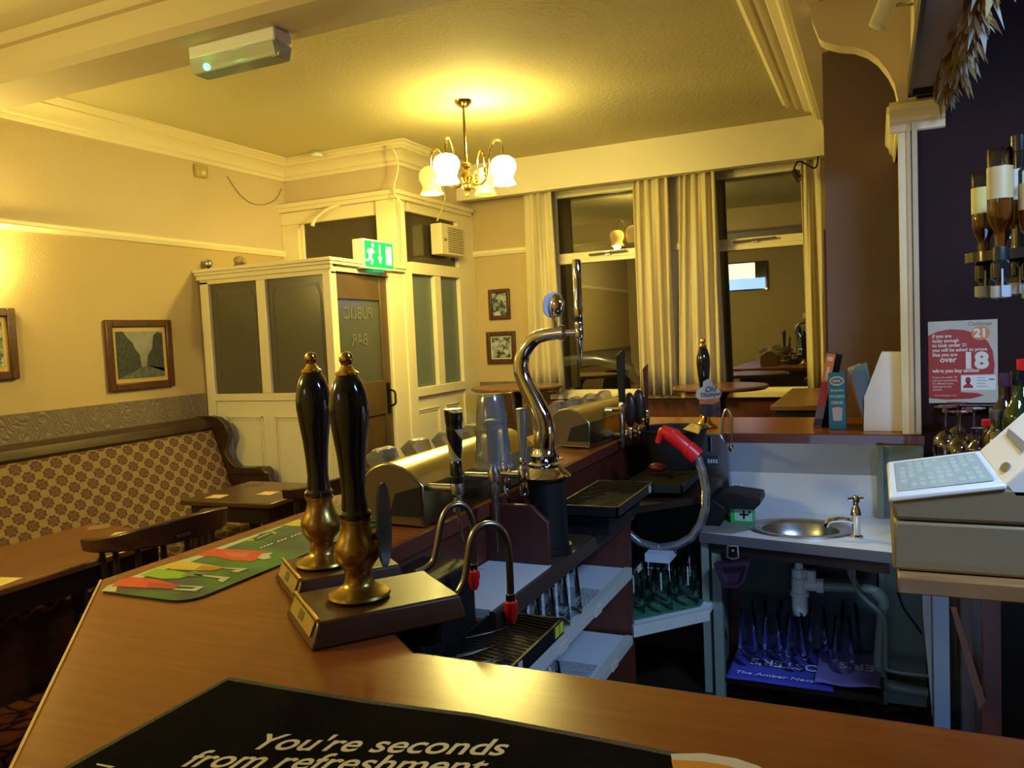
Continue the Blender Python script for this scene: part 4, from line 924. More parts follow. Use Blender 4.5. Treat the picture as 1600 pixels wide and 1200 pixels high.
PALE = mat('print_pale', (.50, .50, .36), .4); PR = mat('print_red', (.62, .055, .025), .4); PG_ = mat('print_lime', (.24, .45, .02), .4); PY = mat('print_yellow', (.65, .46, .08), .4); PDR = mat('print_dark_red', (.40, .03, .03), .4); PGR = mat('print_grey_green', (.14, .20, .12), .4)
prt([(34, 604), (72, 572), (240, 508), (400, 448), (640, 378), (800, 318), (1240, 168), (1215, 185), (820, 335), (650, 402), (430, 470), (270, 530), (140, 575), (130, 610), (60, 606)], PALE, 'pale_margin')
prt([(150, 532), (240, 512), (400, 528), (545, 566), (520, 592), (340, 584), (100, 572)], PR, 'red_drink', 2)
prt([(350, 548), (540, 562), (520, 592), (330, 582)], PDR, 'dark_red_drink', 3)
prt([(545, 566), (715, 574), (655, 606), (500, 596), (520, 588), (630, 590), (660, 580), (545, 572)], PALE, 'glass_outline', 3)
prt([(290, 498), (400, 458), (520, 470), (650, 492), (545, 522), (430, 524)], PG_, 'lime_drink', 2)
prt([(650, 492), (885, 514), (830, 548), (800, 534), (820, 522), (640, 498)], PALE, 'glass_outline', 3)
prt([(640, 470), (760, 490), (660, 510), (560, 505)], PGR, 'glass_shade', 3)
prt([(430, 440), (560, 404), (700, 425), (850, 450), (770, 470), (600, 466), (500, 462)], PY, 'yellow_drink', 2)
prt([(700, 435), (850, 450), (770, 470), (650, 460)], mat('print_amber', (.45, .20, .03), .4), 'amber_drink', 3)
prt([(850, 450), (1003, 455), (935, 482), (880, 474), (930, 462), (840, 456)], PALE, 'glass_outline', 3)
prt([(650, 368), (760, 326), (940, 332), (1125, 346), (1040, 408), (900, 404), (800, 380)], PR, 'red_fruit', 2)
prt([(840, 350), (1020, 352), (980, 392), (860, 372)], mat('print_pink', (.60, .14, .09), .4), 'pink_highlight', 3)
prt([(1060, 388), (1095, 358), (1165, 350), (1140, 368), (1152, 390), (1100, 398)], PALE, 'cream_slice', 3)
prt([(1232, 170), (1330, 132), (1500, 134), (1500, 186), (1300, 176)], PY, 'yellow_band', 2)
prt([(1330, 128), (1450, 84), (1510, 84), (1510, 128)], PGR, 'far_band', 2); prt([(1400, 115), (1460, 95), (1510, 95), (1510, 108)], PALE, 'far_stripe', 3)
prt([(1040, 262), (1080, 228), (1150, 212), (1160, 224), (1120, 250), (1060, 272)], mat('print_navy', (.03, .05, .045), .4), 'logo_ground', 2)
for u, w_ in ((1000, 270), (1018, 268), (1150, 216), (1166, 222)): prt([(u, w_), (u+14, w_-8), (u+20, w_), (u+10, w_+10)], mat('print_chevron', (.45, .50, .04), .4), 'logo_chevron', 3)
for k in range(5): prt([(1062+k*17, 254-k*7), (1074+k*17, 249-k*7), (1074+k*17, 254-k*7), (1062+k*17, 260-k*7)], PRINTW, 'logo_stroke', 4)
for k in range(14):
    if k in (4, 8): continue
    u = 1080+k*22.5; w_ = 318-k*8.2; prt([(u, w_), (u+15, w_-6), (u+16, w_-1), (u+1, w_+6)], PRINTW, 'small_lettering', 3)

tl = thing('bar_towel', 'large black bar towel with white slogan across the front bar', 'bar towel', (-.1, .6, BZ))
tw_top = [(-.829, .822), (-.60, .826), (-.45, .838), (-.30, .834), (-.1, .826), (.2, .832), (.62, .826)]
pl_ = tw_top+[(.62, .40), (-.66, .40), (-.83, .56)]
MB().poly(pl_, BZ+.0002, BZ+.004).build('border', mat('towel_border', (.065, .065, .06), .9, bump=.6, bscale=300), tl)
pi2 = [(x+(.009 if i == 0 else 0), y-.011) for i, (x, y) in enumerate(tw_top)]+[(.61, .41), (-.655, .41), (-.82, .57)]
MB().poly(pi2, BZ+.004, BZ+.0052).build('pile', mat('black_towelling', (.0045, .004, .006), .95, bump=.4, bscale=400, spec=.03), tl)
a = at(400, 1170, z=BZ+.006); b = at(829, 1181, z=BZ+.006); ang = math.atan2(b.y-a.y, b.x-a.x)
LW = mat('slogan_white', (.68, .62, .56), .85)
M2 = Matrix.Translation((a.x-.012, a.y-.003, BZ+.0053)) @ Matrix.Rotation(ang, 4, 'Z')
text('lettering', "You're seconds", LW, tl, M2, .0495, shear=.32, sx=.93*(b-a).length/.305, bold=.0006)
M2 = Matrix.Translation(M2 @ Vector((-.058, -.040, 0))) @ Matrix.Rotation(ang, 4, 'Z')
text('lettering', "from refreshment", LW, tl, M2, .0495, shear=.32, sx=.93*(b-a).length/.305*.98, bold=.0006)
def tp_(px, py, l): return at(px, py, z=BZ+.0052+.0002*l)
g = MB().prism([tp_(*q, 1) for q in ((1048, 1178), (1100, 1177), (1150, 1185), (1185, 1197), (1230, 1225), (1060, 1240))], (0, 0, .0002)).build('froth_print', mat('print_froth', (.62, .56, .45), .8), tl)
g = MB().prism([tp_(*q, 3) for q in ((1049, 1187), (1100, 1190), (1140, 1197), (1175, 1210), (1210, 1240), (1060, 1245))], (0, 0, .0002)).build('amber_print', mat('print_amber2', (.62, .25, .01), .8), tl)
g = MB().prism([tp_(*q, 1) for q in ((152, 1193), (180, 1198), (172, 1200), (150, 1195))], (0, 0, .0002)).build('corner_stroke', LW, tl)
rm = thing('bar_mat', 'orange-red bar mat lying behind the chrome handle', 'bar mat', (-1.15, 2.6, BZ))
MB().box((-1.22, 2.35, BZ+.0003), (-1.06, 2.75, BZ+.004)).build('base', mat('orange_red_mat', (.75, .08, .02), .5), rm)
MB().prism([(-1.20, 2.48, BZ+.0042), (-1.13, 2.50, BZ+.0042), (-1.07, 2.57, BZ+.0042), (-1.07, 2.59, BZ+.0042), (-1.14, 2.53, BZ+.0042), (-1.20, 2.51, BZ+.0042)], (0, 0, .0003)).build('swirl_print', mat('swirl_pale', (.7, .5, .4), .5), rm)

# ---------------------------------------------------------------- hand pumps
AX = Vector((.628, .778, 0)).normalized(); PX = Vector((-AX.y, AX.x, 0))
WBOX = mat('pump_box_wood', (.058, .019, .006), .38, var=.25, vscale=14, stretch=(1, 1, 8))
def pump_body(t, T, h0, k=1.0, box=True, H=.405):
    """T: local frame, x along box toward the servery; z up. column centre at origin, z=0 box top"""
    MB().lathe([(.050, 0), (.052, .003), (.050, .007), (.042, .011), (.028, .018), (.024, .024), (.022, .034), (.0225, .042), (.024, .046), (.028, .052), (.0355, .062), (.0375, .075), (.036, .086), (.029, .098), (.025, .110), (.0235, .118), (.0235, .124), (.026, .125), (.026, .130), (.0235, .131)], (0, 0, 0), 32, T=T).build('brass_column', BRASS, t)
    MB().lathe([(.0235, .129), (.0265, .132), (.0265, .139), (.022, .144), (.0195, .170), (.021, .20), (.024, .235), (.029, .27), (.0325, .30), (.033, .315), (.030, .336), (.024, .354), (.017, .365)], (0, 0, 0), 32, T=T).build('handle', BLACK, t)
    MB().lathe([(.0165, .363), (.019, .366), (.019, .370), (.0135, .373), (.010, .379), (.0075, .382), (.0095, .385), (.0115, .390), (.0115, .396), (.0085, .402), (0, .405)], (0, 0, 0), 24, T=T).build('finial', BRASSD, t)
BT = 1.122
for idx, (fx, fy, lab) in enumerate(((-.788, 1.079, 'nearer of the two tall black-handled hand pumps on bar'), (-.972, 1.221, 'farther of two tall black-handled hand pumps, half behind nearer one'))):
    t = thing('hand_pump', lab, 'beer pump', (fx, fy, BZ), 'hand pumps on the bar corner')
    T = Matrix.Translation((fx, fy, BT)) @ Matrix(((AX.x, PX.x, 0, 0), (AX.y, PX.y, 0, 0), (0, 0, 1, 0), (0, 0, 0, 1)))
    pump_body(t, T, BT)
    L0, L1, Wd = ((-.088, .145, .084), (-.060, .125, .084))[idx]
    b0, b1 = BZ-BT+.001, 0
    # wooden box with chamfered front and moulded foot
    MB().add([(L0-.016, -Wd-.012, b0), (L1+.006, -Wd-.012, b0), (L1+.006, Wd+.012, b0), (L0-.016, Wd+.012, b0),
              (L0-.012, -Wd-.010, b0+.010), (L1+.004, -Wd-.010, b0+.010), (L1+.004, Wd+.010, b0+.010), (L0-.012, Wd+.010, b0+.010),
              (L0, -Wd, b1-.003), (L1, -Wd, b1-.003), (L1, Wd, b1-.003), (L0, Wd, b1-.003)],
             [(3, 2, 1, 0), (8, 9, 10, 11)]+[(i, (i+1) % 4, 4+(i+1) % 4, 4+i) for i in range(4)]+[(4+i, 4+(i+1) % 4, 8+(i+1) % 4, 8+i) for i in range(4)], T).build('wooden_box', WBOX, t, bev=.004)
    # brass edge trim + label plate on the sloping front
    MB().tube([(L0, -Wd+.002, b1-.001), (L0, Wd-.002, b1-.001)], .0035, 8, T=T).build('brass_edge', BRASSD, t)
    n = Vector((-(b1-.003-(b0+.010)), 0, -.022)).normalized(); n = Vector((-.92, 0, .39))
    def fp(v, f, e): return Vector((L0-.012*(1-f), v*Wd, b0+.010+(b1-.003-b0-.010)*f))+n*e
    MB().prism([fp(-.86, .12, .001), fp(.86, .12, .001), fp(.86, .92, .001), fp(-.86, .92, .001)], n*.0015, T).build('name_plate', mat('bright_brass_plate', (.85, .70, .30), .28, 1), t)
    MB().prism([fp(-.12, .3, .0026), fp(.22, .3, .0026), fp(.22, .8, .0026), fp(-.12, .8, .0026)], n*.0006, T).build('plate_window', mat('plate_dark', (.12, .10, .03), .4), t)
    # spout
    cpts = ([(708, 938), (722, 915), (728, 895), (735, 848), (746, 826), (764, 819), (782, 826), (793, 850), (797, 900), (798, 938)], [(664, 889), (676, 878), (681, 862), (690, 815), (700, 795), (716, 788), (730, 795), (738, 815), (740, 850), (740, 890)])[idx]
    pp = [at(*q, n=(PX.x, PX.y, 0), p0=(fx, fy, 0)) for q in cpts]
    MB().tube([pp[0]-AX*.02+Vector((0, 0, -.005))]+pp, .0066, 12, 5).build('swan_neck', PIPE, t)
    e = pp[-1]
    MB().lathe([(.0085, .012), (.009, .0), (.0085, -.002)], e, 14).build('spout_collar', CHROME, t)
    MB().lathe([(.010, -.001), (.0125, -.003), (.0125, -.018), (.0105, -.022), (.0105, -.032), (.006, -.042), (0, -.043)], e, 14).build('sparkler', RED, t)
    MB().tube([T @ Vector((L1-.03, 0, b0-.005)), T @ Vector((L1-.03, 0, -.10))], .03, 16).build('cylinder', BLACK, t)
# clamp arm and pump clip plate on the nearer pump
t = [o for o in bpy.data.objects if o.name == 'hand_pump'][0]
T = Matrix.Translation((-.788, 1.079, BT))
cz0 = at(700, 835, n=(PX.x, PX.y, 0), p0=(-.788, 1.079, 0)).z
V = RT.copy(); V.z = 0; V.normalize(); Q = Vector((-V.y, V.x, 0))
c0 = Vector((-.788, 1.079, 0))
pa = at(560, 842, n=(Q.x, Q.y, 0), p0=c0); pb = at(602, 832, n=(Q.x, Q.y, 0), p0=c0+Q*.0)
MB().lathe([(.0245, -.009), (.027, -.009), (.027, .009), (.0245, .009)], (c0.x, c0.y, pa.z), 24).tube([Vector((c0.x, c0.y, pa.z))+V*.02, pb], .0055, 8).build('clip_clamp', MBLACK, t)
pc = at(600, 820, n=(Q.x, Q.y, 0), p0=c0)
hgt = (at(597, 757, n=(Q.x, Q.y, 0), p0=c0).z-at(607, 888, n=(Q.x, Q.y, 0), p0=c0).z)/2
Tn = Matrix.Translation(pc) @ Matrix(((V.x*.12+Q.x*.99, V.x, 0, 0), (V.y*.12+Q.y*.99, V.y, 0, 0), (0, 0, 1, 0), (0, 0, 0, 1)))
MB().prism([(.040*math.cos(a), -.002+.006*math.sin(a)*0, hgt*math.sin(a)) for a in [2*PI*k/32 for k in range(32)]], (-.0, .004, 0), Tn).build('pump_clip', glassmat('smoked_clip', (.5, .45, .35), .08, .1, 1.45, base=.35, alpha_col=(.16, .12, .07)), t, bev=.0)

# third pump on the window bar
p3 = at(1102, 668, z=BZ); 
t = thing('hand_pump', 'hand pump with white and orange pump clip on far bar', 'beer pump', (p3.x, p3.y, BZ))
TT = Matrix.Translation((p3.x, p3.y, BZ+.002))
MB().lathe([(.055, 0), (.056, .006), (.042, .014), (.026, .03), (.022, .05), (.020, .06)], (0, 0, 0), 28, T=TT).build('brass_base', BRASSD, t)
top3 = at(1099, 524, y=p3.y).z-BZ; hs = at(1100, 606, y=p3.y).z-BZ
MB().lathe([(.019, .06), (.019, hs-.03), (.022, hs-.02), (.016, hs-.01), (.020, hs), (.027, hs+.06), (.031, hs+.11), (.030, hs+.14), (.022, hs+.17), (.015, hs+.185)], (p3.x, p3.y, BZ), 24).build('handle', BLACK, t)
MB().lathe([(.016, hs+.183), (.018, hs+.19), (.010, hs+.197), (.0075, hs+.203), (.013, hs+.212), (.012, hs+.222), (0, hs+.228)], (p3.x, p3.y, BZ), 20).build('finial', BRASSD, t)
yc_ = p3.y-.07
cl = [at(*q, y=yc_) for q in ((1091, 640), (1092, 625), (1087, 618), (1089, 609), (1098, 604), (1099, 596), (1106, 592), (1113, 596), (1114, 602), (1122, 607), (1128, 615), (1125, 622), (1126, 650), (1108, 652), (1098, 650))]
MB().prism([(v.x, yc_, v.z) for v in cl], (0, .004, 0)).build('pump_clip', mat('clip_dark', (.035, .03, .045), .4, var=.6, vscale=40), t)
cl2 = [at(*q, y=yc_) for q in ((1091, 624), (1087, 618), (1089, 609), (1098, 604), (1099, 596), (1106, 592), (1113, 596), (1114, 602), (1122, 607), (1128, 615), (1125, 621), (1108, 624))]
MB().prism([(v.x, yc_-.001, v.z) for v in cl2], (0, .001, 0)).build('clip_white_scroll', mat('clip_white', (.45, .45, .48), .5), t)
cl3 = [at(*q, y=yc_) for q in ((1093, 625), (1124, 622), (1125, 627), (1113, 632), (1093, 631))]
MB().prism([(v.x, yc_-.001, v.z) for v in cl3], (0, .001, 0)).build('clip_orange_band', mat('clip_orange', (.48, .16, .05), .5), t)
a = at(1101, 607, y=yc_); b = at(1093, 619, y=yc_)
text('lettering', 'Old', MC['clip_dark'], t, Matrix.Translation((a.x, yc_-.0015, a.z-.018)) @ Matrix.Rotation(PI/2, 4, 'X') @ Matrix.Rotation(.12, 4, 'Z'), .034, shear=.3, bold=.0006)
text('lettering', 'Thumper', MC['clip_dark'], t, Matrix.Translation((b.x, yc_-.0015, b.z-.006)) @ Matrix.Rotation(PI/2, 4, 'X') @ Matrix.Rotation(.1, 4, 'Z'), .027, shear=.3, bold=.0006)
a = [at(*q, y=3.43) for q in ((1124, 712), (1128, 680), (1130, 650), (1136, 640), (1143, 655), (1142, 695))]
MB().tube(a, .0055, 10, 4).build('swan_neck', PIPE, t); MB().lathe([(.007, .01), (.012, 0), (.012, -.02), (.006, -.03)], a[-1], 12).build('sparkler', CHROME, t)
# steel housing below it
hq = [at(*q, y=3.42) for q in ((1081, 690), (1090, 678), (1126, 678), (1133, 690), (1141, 770), (1096, 760))]
sh_ = thing('pump_housing', 'grey steel pump housing under the far pump with plate', 'pump housing', (hq[0].x, 3.42, .85))
MB().prism([(v.x, 3.42, v.z) for v in hq], (0, .05, 0)).build('case', STEEL, sh_, bev=.004)
a, b = at(1106, 690, y=3.41), at(1111, 702, y=3.41)
MB().box((a.x, 3.414, b.z-.01), (b.x, 3.42, a.z+.02)).build('slot', BLACK, sh_)
a, b = at(1101, 712, y=3.41), at(1122, 727, y=3.41)
MB().box((a.x, 3.414, b.z), (b.x, 3.42, a.z)).build('maker_plate', mat('plate_navy', (.03, .035, .05), .4), sh_)
text('lettering', 'BEER', PRINTW, sh_, Matrix.Translation((a.x+.008, 3.4135, b.z+.010)) @ Matrix.Rotation(PI/2, 4, 'X'), .020) if False else None
g = MB()
for k in range(4): g.box((a.x+.012+k*.011, 3.4134, b.z+.008), (a.x+.018+k*.011, 3.414, b.z+.024))
g.build('plate_lettering', WHITEP, sh_)
a = [at(*q, z=BZ+.045) for q in ((1067, 673), (1080, 663), (1098, 668), (1091, 680))]
tag(MB().prism(a, (0, 0, .006)).build('brass_plate', mat('pale_brass', (.85, .72, .35), .2, 1)), 'small shiny pale brass plate before the third pump', 'plate') 
pm = sum(a, Vector())/4
tag(MB().lathe([(.03, 0), (.03, .006), (.008, .01), (.008, BZ+.045-BZ-.001)], (pm.x, pm.y, BZ), 16).build('plate_stand', BRASS), 'short brass stand beneath the shiny pale plate', 'stand')

# ---------------------------------------------------------------- bridge fonts
def font(loc, label, group):
    t = thing('beer_font', label, 'beer font', (0, 0, 0), group)
    W, L = .185, .70
    prof = [(-W/2, .010), (W/2, .004), (W/2+.004, .105), (W/2-.01, .118)]+[(W/2-.01-(W-.02)*k/8, .118+.042*math.sin(PI*k/8)**.8) for k in range(1, 8)]+[(-W/2, .10)]
    MB().prism([(x, 0, z) for x, z in prof], (0, L, 0)).build('housing', mat('font_brass', (.42, .36, .18), .25, 1), t, bev=.003, ang=40)
    pe = [(x*.94, z) for x, z in prof]
    MB().prism([(x*.93, -.004, .035+(z-.03)*.92) for x, z in prof], (0, .004, 0)).build('end_cap', mat('font_end', (.10, .06, .025), .35), t)
    MB().prism([(.0, -.006, .03), (W/2, -.006, .03), (W/2, -.006, .105), (.02, -.006, .085)], (0, .003, 0)).build('end_shade_panel', MBLACK, t)
    for yy in (.08, .58): MB().lathe([(.03, 0), (.03, .006), (.016, .006), (.016, .012)], (0, yy, 0), 16).build('foot', MBLACK, t)
    for k in range(4):
        yy = .06+k*.17
        MB().prism([(-W/2+.0, yy, .13), (-W/2-.02, yy, .16), (-W/2+.01, yy, .185), (-W/2+.035, yy, .180), (-W/2+.045, yy, .15)], (0, .07, 0)).build('badge_lens', TINT, t, bev=.004)
    t.location = loc; return t
f1 = font((-1.105, 1.66, BZ), 'brass bridge beer font behind the nearer hand pumps', 'bridge fonts on the left wing')
f2 = dup(f1, (-1.13, 2.98, BZ), -.06, 'brass bridge beer font farther along, before the far window')
def faucet(root, base, dirx=1, spout=None, fm=CHROME):
    x, y, z = base
    g = MB().tube([(x-.12, y, z), (x-.01, y, z)], .010, 12).lathe([(.014, -.055), (.015, -.05), (.011, -.02), (.017, -.012), (.017, .014), (.012, .022), (.009, .045)], base, 16)
    g.build('faucet', fm, root)
    s = spout or [(x, y, z-.05), (x+.004, y, z-.10), (x+.008, y, z-.13)]
    MB().tube(s, .0045, 8, 3).build('spout', fm, root)
yA = 1.70
b = at(714, 757, x=-.93)
t = thing('beer_tap', 'tap with black and gold swirl handle on near font', 'beer tap', (-.93, b.y, b.z)); faucet(t, Vector((-.93, b.y, b.z-.01)), fm=PIPE)
zt_, zm_ = at(713, 636, x=-.93).z, at(714, 755, x=-.93).z
hm = bpy.data.materials.new('black_gold_handle'); hm.use_nodes = True; nt = hm.node_tree; b_ = nt.nodes['Principled BSDF']; b_.inputs['Roughness'].default_value = .15
tc = nt.nodes.new('ShaderNodeTexCoord'); mp = nt.nodes.new('ShaderNodeMapping'); mp.inputs['Rotation'].default_value = (.5, .6, 0); wv = nt.nodes.new('ShaderNodeTexWave'); wv.inputs['Scale'].default_value = 5.5; wv.inputs['Distortion'].default_value = 1.2
nt.links.new(tc.outputs['Object'], mp.inputs[0]); nt.links.new(mp.outputs[0], wv.inputs[0])
cr = nt.nodes.new('ShaderNodeValToRGB'); cr.color_ramp.interpolation = 'CONSTANT'; e = cr.color_ramp.elements; e[0].color = (.01, .01, .012, 1); e[1].position = .55; e[1].color = (.55, .30, .03, 1); e2 = e.new(.8); e2.color = (.35, .37, .38, 1)
nt.links.new(wv.outputs[1], cr.inputs[0]); nt.links.new(cr.outputs[0], b_.inputs[0])
hh = zt_-zm_
MB().lathe([(.012, 0), (.019, .002), (.019, .016), (.015, .02), (.015, .05), (.012, .055)], (-.93, b.y, zm_), 20).build('collar', BLACK, t)
MB().lathe([(.011, .055), (.0165, .075), (.019, hh*.6), (.0205, hh*.72)], (-.93, b.y, zm_), 20).build('printed_handle', hm, t)
MB().lathe([(.0205, hh*.72), (.0195, hh*.76), (.021, hh*.8), (.0225, hh-.012)], (-.93, b.y, zm_), 20).prism([(-.93+.0225*math.cos(a), b.y+.0225*math.sin(a), zm_+hh-.012+.009*math.cos(a+2.6)) for a in [2*PI*k/16 for k in range(16)]], (0, 0, -.012)).build('handle_top', BLACK, t)
MB().lathe([(.0, 0), (.0215, 0), (.0215, .003), (0, .003)], (-.93, b.y, zm_+hh-.006), 20).build('cap', STEEL, t)

b = at(772, 745, x=-.92)
t = thing('beer_tap', 'chrome tap whose handle is hidden under upturned plastic cups', 'beer tap', (-.92, b.y, b.z))
faucet(t, Vector((-.92, b.y, b.z)), spout=[(-.92, b.y, b.z-.05), (-.92, b.y, b.z-.12), (-.918, b.y, b.z-.20)], fm=PIPE)
MB().tube([(-.92, b.y, b.z-.045), (-.92, b.y, b.z-.13)], .010, 12).build('nozzle', PIPE, t)
MB().lathe([(.009, .03), (.013, .05), (.016, .12), (.018, .15), (0, .155)], (-.92, b.y, b.z), 14).build('handle', mat('grey_handle', (.10, .08, .075), .3), t)
cupz0 = at(766, 731, x=-.92).z; cupz1 = at(772, 614, x=-.92).z; CHh = cupz1-cupz0
wpx = (at(797, 731, x=-.92, )-at(735, 731, x=-.92)); 
dist = (Vector((-.92, b.y, 1.2))-EYE).length*.93; RB = 31*dist/FPX; RTp = 21*dist/FPX
CUP = glassmat('clear_plastic_cup', (.86, .86, .85), .04, .08, 1.4, base=.14, alpha_col=(.62, .62, .62))
def cup(z, label, dx=0):
    pr_ = [(RB+.0025, 0), (RB+.0025, .004), (RB, .006), (RB-(RB-RTp)*.42, CHh*.5), (RB-(RB-RTp)*.40+.0012, CHh*.51), (RB-(RB-RTp)*.50, CHh*.60), (RB-(RB-RTp)*.48+.0012, CHh*.61), (RTp+.001, CHh-.010), (RTp-.002, CHh-.004), (RTp-.003, CHh), (.0001, CHh-.003)]
    o = MB().lathe_open(pr_, (-.92+dx, b.y, z), 32).build('plastic_cup', CUP); return tag(o, label, 'plastic cup')
cup(cupz0, 'outer upturned clear plastic cup over the middle tap')
c_ = cup(cupz0-.001, 'inner plastic cup nested inside the upturned cup'); c_.scale = (.93, .93, .97)
b2 = at(818, 742, x=-.90)
t = thing('beer_tap', 'tap with plain silver tapering handle near the swan font', 'beer tap', (-.90, b2.y, b2.z))
faucet(t, Vector((-.90, b2.y, b2.z)), spout=[at(*q, x=-.90) for q in ((817, 752), (820, 768), (827, 785), (831, 796))])
zA, zB = at(816, 718, x=-.90), at(819, 640, x=-.90)
MB().tube([Vector((zA.x, b2.y, zA.z)), Vector((zA.x, b2.y+.006, zB.z))], [.009, .0175], 20).build('silver_handle', mat('satin_silver', (.40, .42, .42), .35, 1), t)
MB().lathe([(.017, 0), (.0175, .005), (.012, .007), (0, .007)], (zA.x, b2.y+.006, zB.z-.001), 20).build('handle_cap', mat('olive_cap', (.05, .06, .03), .4), t)
MB().lathe([(.007, -.02), (.012, -.012), (.012, -.004), (.009, .004)], Vector((zA.x, b2.y, zA.z)), 14).build('handle_collar', CHROME, t)
b3 = at(790, 735, x=-.96)
t = thing('beer_tap', 'small chrome tap between plastic cups and silver handle', 'beer tap', (-.96, b3.y, b3.z)); faucet(t, Vector((-.96, b3.y, b3.z)), spout=[at(*q, x=-.95) for q in ((788, 758), (792, 775), (798, 790), (803, 812))])

# swan (cobra) font
pts = [at(*q, y=2.12) for q in ((851, 700), (851, 672), (846, 650), (833, 622), (818, 592), (814, 570), (820, 548), (835, 530), (850, 524), (868, 521), (882, 520))]
t = thing('swan_font', 'tall chrome swan-neck beer font with round badge', 'beer font', (pts[0].x, 2.12, .92))
MB().tube(pts, [.033, .032, .030, .0265, .024, .022, .0205, .019, .0185, .018, .018], 20, 5).build('swan_body', CHROME, t)
fx, fz = pts[0].x, at(851, 745, y=2.12).z
MB().lathe([(.072, 0), (.074, .004), (.070, .010), (.055, .020), (.046, .030), (.048, .034), (.048, .040), (.040, .045), (.040, .060), (.042, .064), (.038, .070), (.034, .085)], (fx, 2.12, fz), 32).build('base_flange', CHROME, t)
MB().tube([(fx, 2.12, fz), (fx+.005, 2.12, .93)], .055, 24).lathe([(.062, 0), (.062, .02)], (fx+.005, 2.12, .914), 20).build('mounting_column', MBLACK, t)
e = pts[-1]; dd = (at(905, 520, y=2.12)-e)
MB().tube([e-dd*.3, e], .0225, 20).lathe([(.009, 0), (.008, .03), (.012, .045)], at(867, 520, y=2.12)+Vector((0, 0, .012)), 12).tube([e, e+dd], .0075, 12).build('neck_collar', CHROME, t)
bc_ = at(869, 477, y=2.12)
MB().ball(bc_, .031, 20, sq=(.78, .6, 1.1)).build('badge_back', CHROME, t)
n_ = Vector((-.85, .5, .1)).normalized(); Tb = frame(bc_+n_*.012, Vector((0, 0, 1)).cross(n_), n_)
MB().lathe([(0, -.003), (.037, -.003), (.037, .003), (0, .003)], (0, 0, 0), 28, T=Matrix.Translation(bc_+n_*.014) @ n_.to_track_quat('Z', 'Y').to_matrix().to_4x4()).build('badge', mat('badge_lilac', (.6, .58, .7), .3), t)
fc = e+dd
def zz(py): return at(905, py, y=2.12).z
MB().lathe([(.0045, zz(565)), (.0065, zz(560)), (.009, zz(532)), (.011, zz(530)), (.013, zz(526)), (.013, zz(514)), (.011, zz(512)), (.013, zz(505)), (.0105, zz(502))], (fc.x, 2.12, 0), 16).build('tap_nozzle', CHROME, t)
MB().lathe([(.0115, zz(502)), (.0115, zz(498)), (.0115, zz(495))], (fc.x, 2.12, 0), 16).build('tap_ring', MBLACK, t)
MB().lathe([(.0105, zz(495)), (.0135, zz(482)), (.0115, zz(478)), (.012, zz(440)), (.0125, zz(408)), (.010, zz(405)), (0, zz(404.5))], (fc.x, 2.12, 0), 16).build('tap_lever', CHROME, t)

# taps on the far font
def far_tap(px, ptop, pmid, pbot, w_, m, label, x=-.97, oval=False, tilt=0):
    b = at(px, pmid, x=x); tp_z = at(px, ptop, x=x).z; bt = at(px, pbot, x=x).z
    t = thing('beer_tap', label, 'beer tap', (x, b.y, bt))
    MB().tube([(x-.07, b.y, b.z-.03), (x, b.y, b.z-.03)], .009, 10).lathe([(.006, bt), (.010, bt+.02), (.013, b.z-.04), (.014, b.z-.015), (.009, b.z)], (x, b.y, 0), 12).build('faucet', CHROME, t)
    h = tp_z-b.z
    if oval: MB().ball((x, b.y, b.z+h/2), h/2, 16, sq=(.38, .25, 1)).build('handle', m, t)
    else: MB().prism([(x-w_/2*.7, b.y, b.z-.005), (x+w_/2*.7, b.y, b.z-.005), (x+w_/2, b.y, tp_z), (x+w_/2*.6, b.y, tp_z+.01), (x-w_/2, b.y, tp_z-.015)], (0, w_*.5, 0)).build('handle', m, t, bev=.004)
    return t
far_tap(971, 550, 628, 700, .036, MBLACK, 'tap with tall flat black handle on far font')
far_tap(1010, 571, 640, 672, .024, mat('red_brown_handle', (.10, .018, .01), .4), 'tap with slim red-brown handle on far font', x=-.90)
far_tap(985, 612, 668, 690, .03, BLACKWOOD, 'left of two taps with small dark leaf handles', x=-.95, oval=True)
far_tap(999, 607, 664, 690, .03, BLACKWOOD, 'right of two taps with small dark leaf handles', x=-.92, oval=True)
a = [at(*q, x=-.88) for q in ((1005, 655), (1010, 662), (1014, 676), (1019, 694))]
tag(MB().tube(a, .006, 10, 3).build('beer_spout', CHROME), 'bent chrome spout hanging between leaf taps and red gun', 'spout')

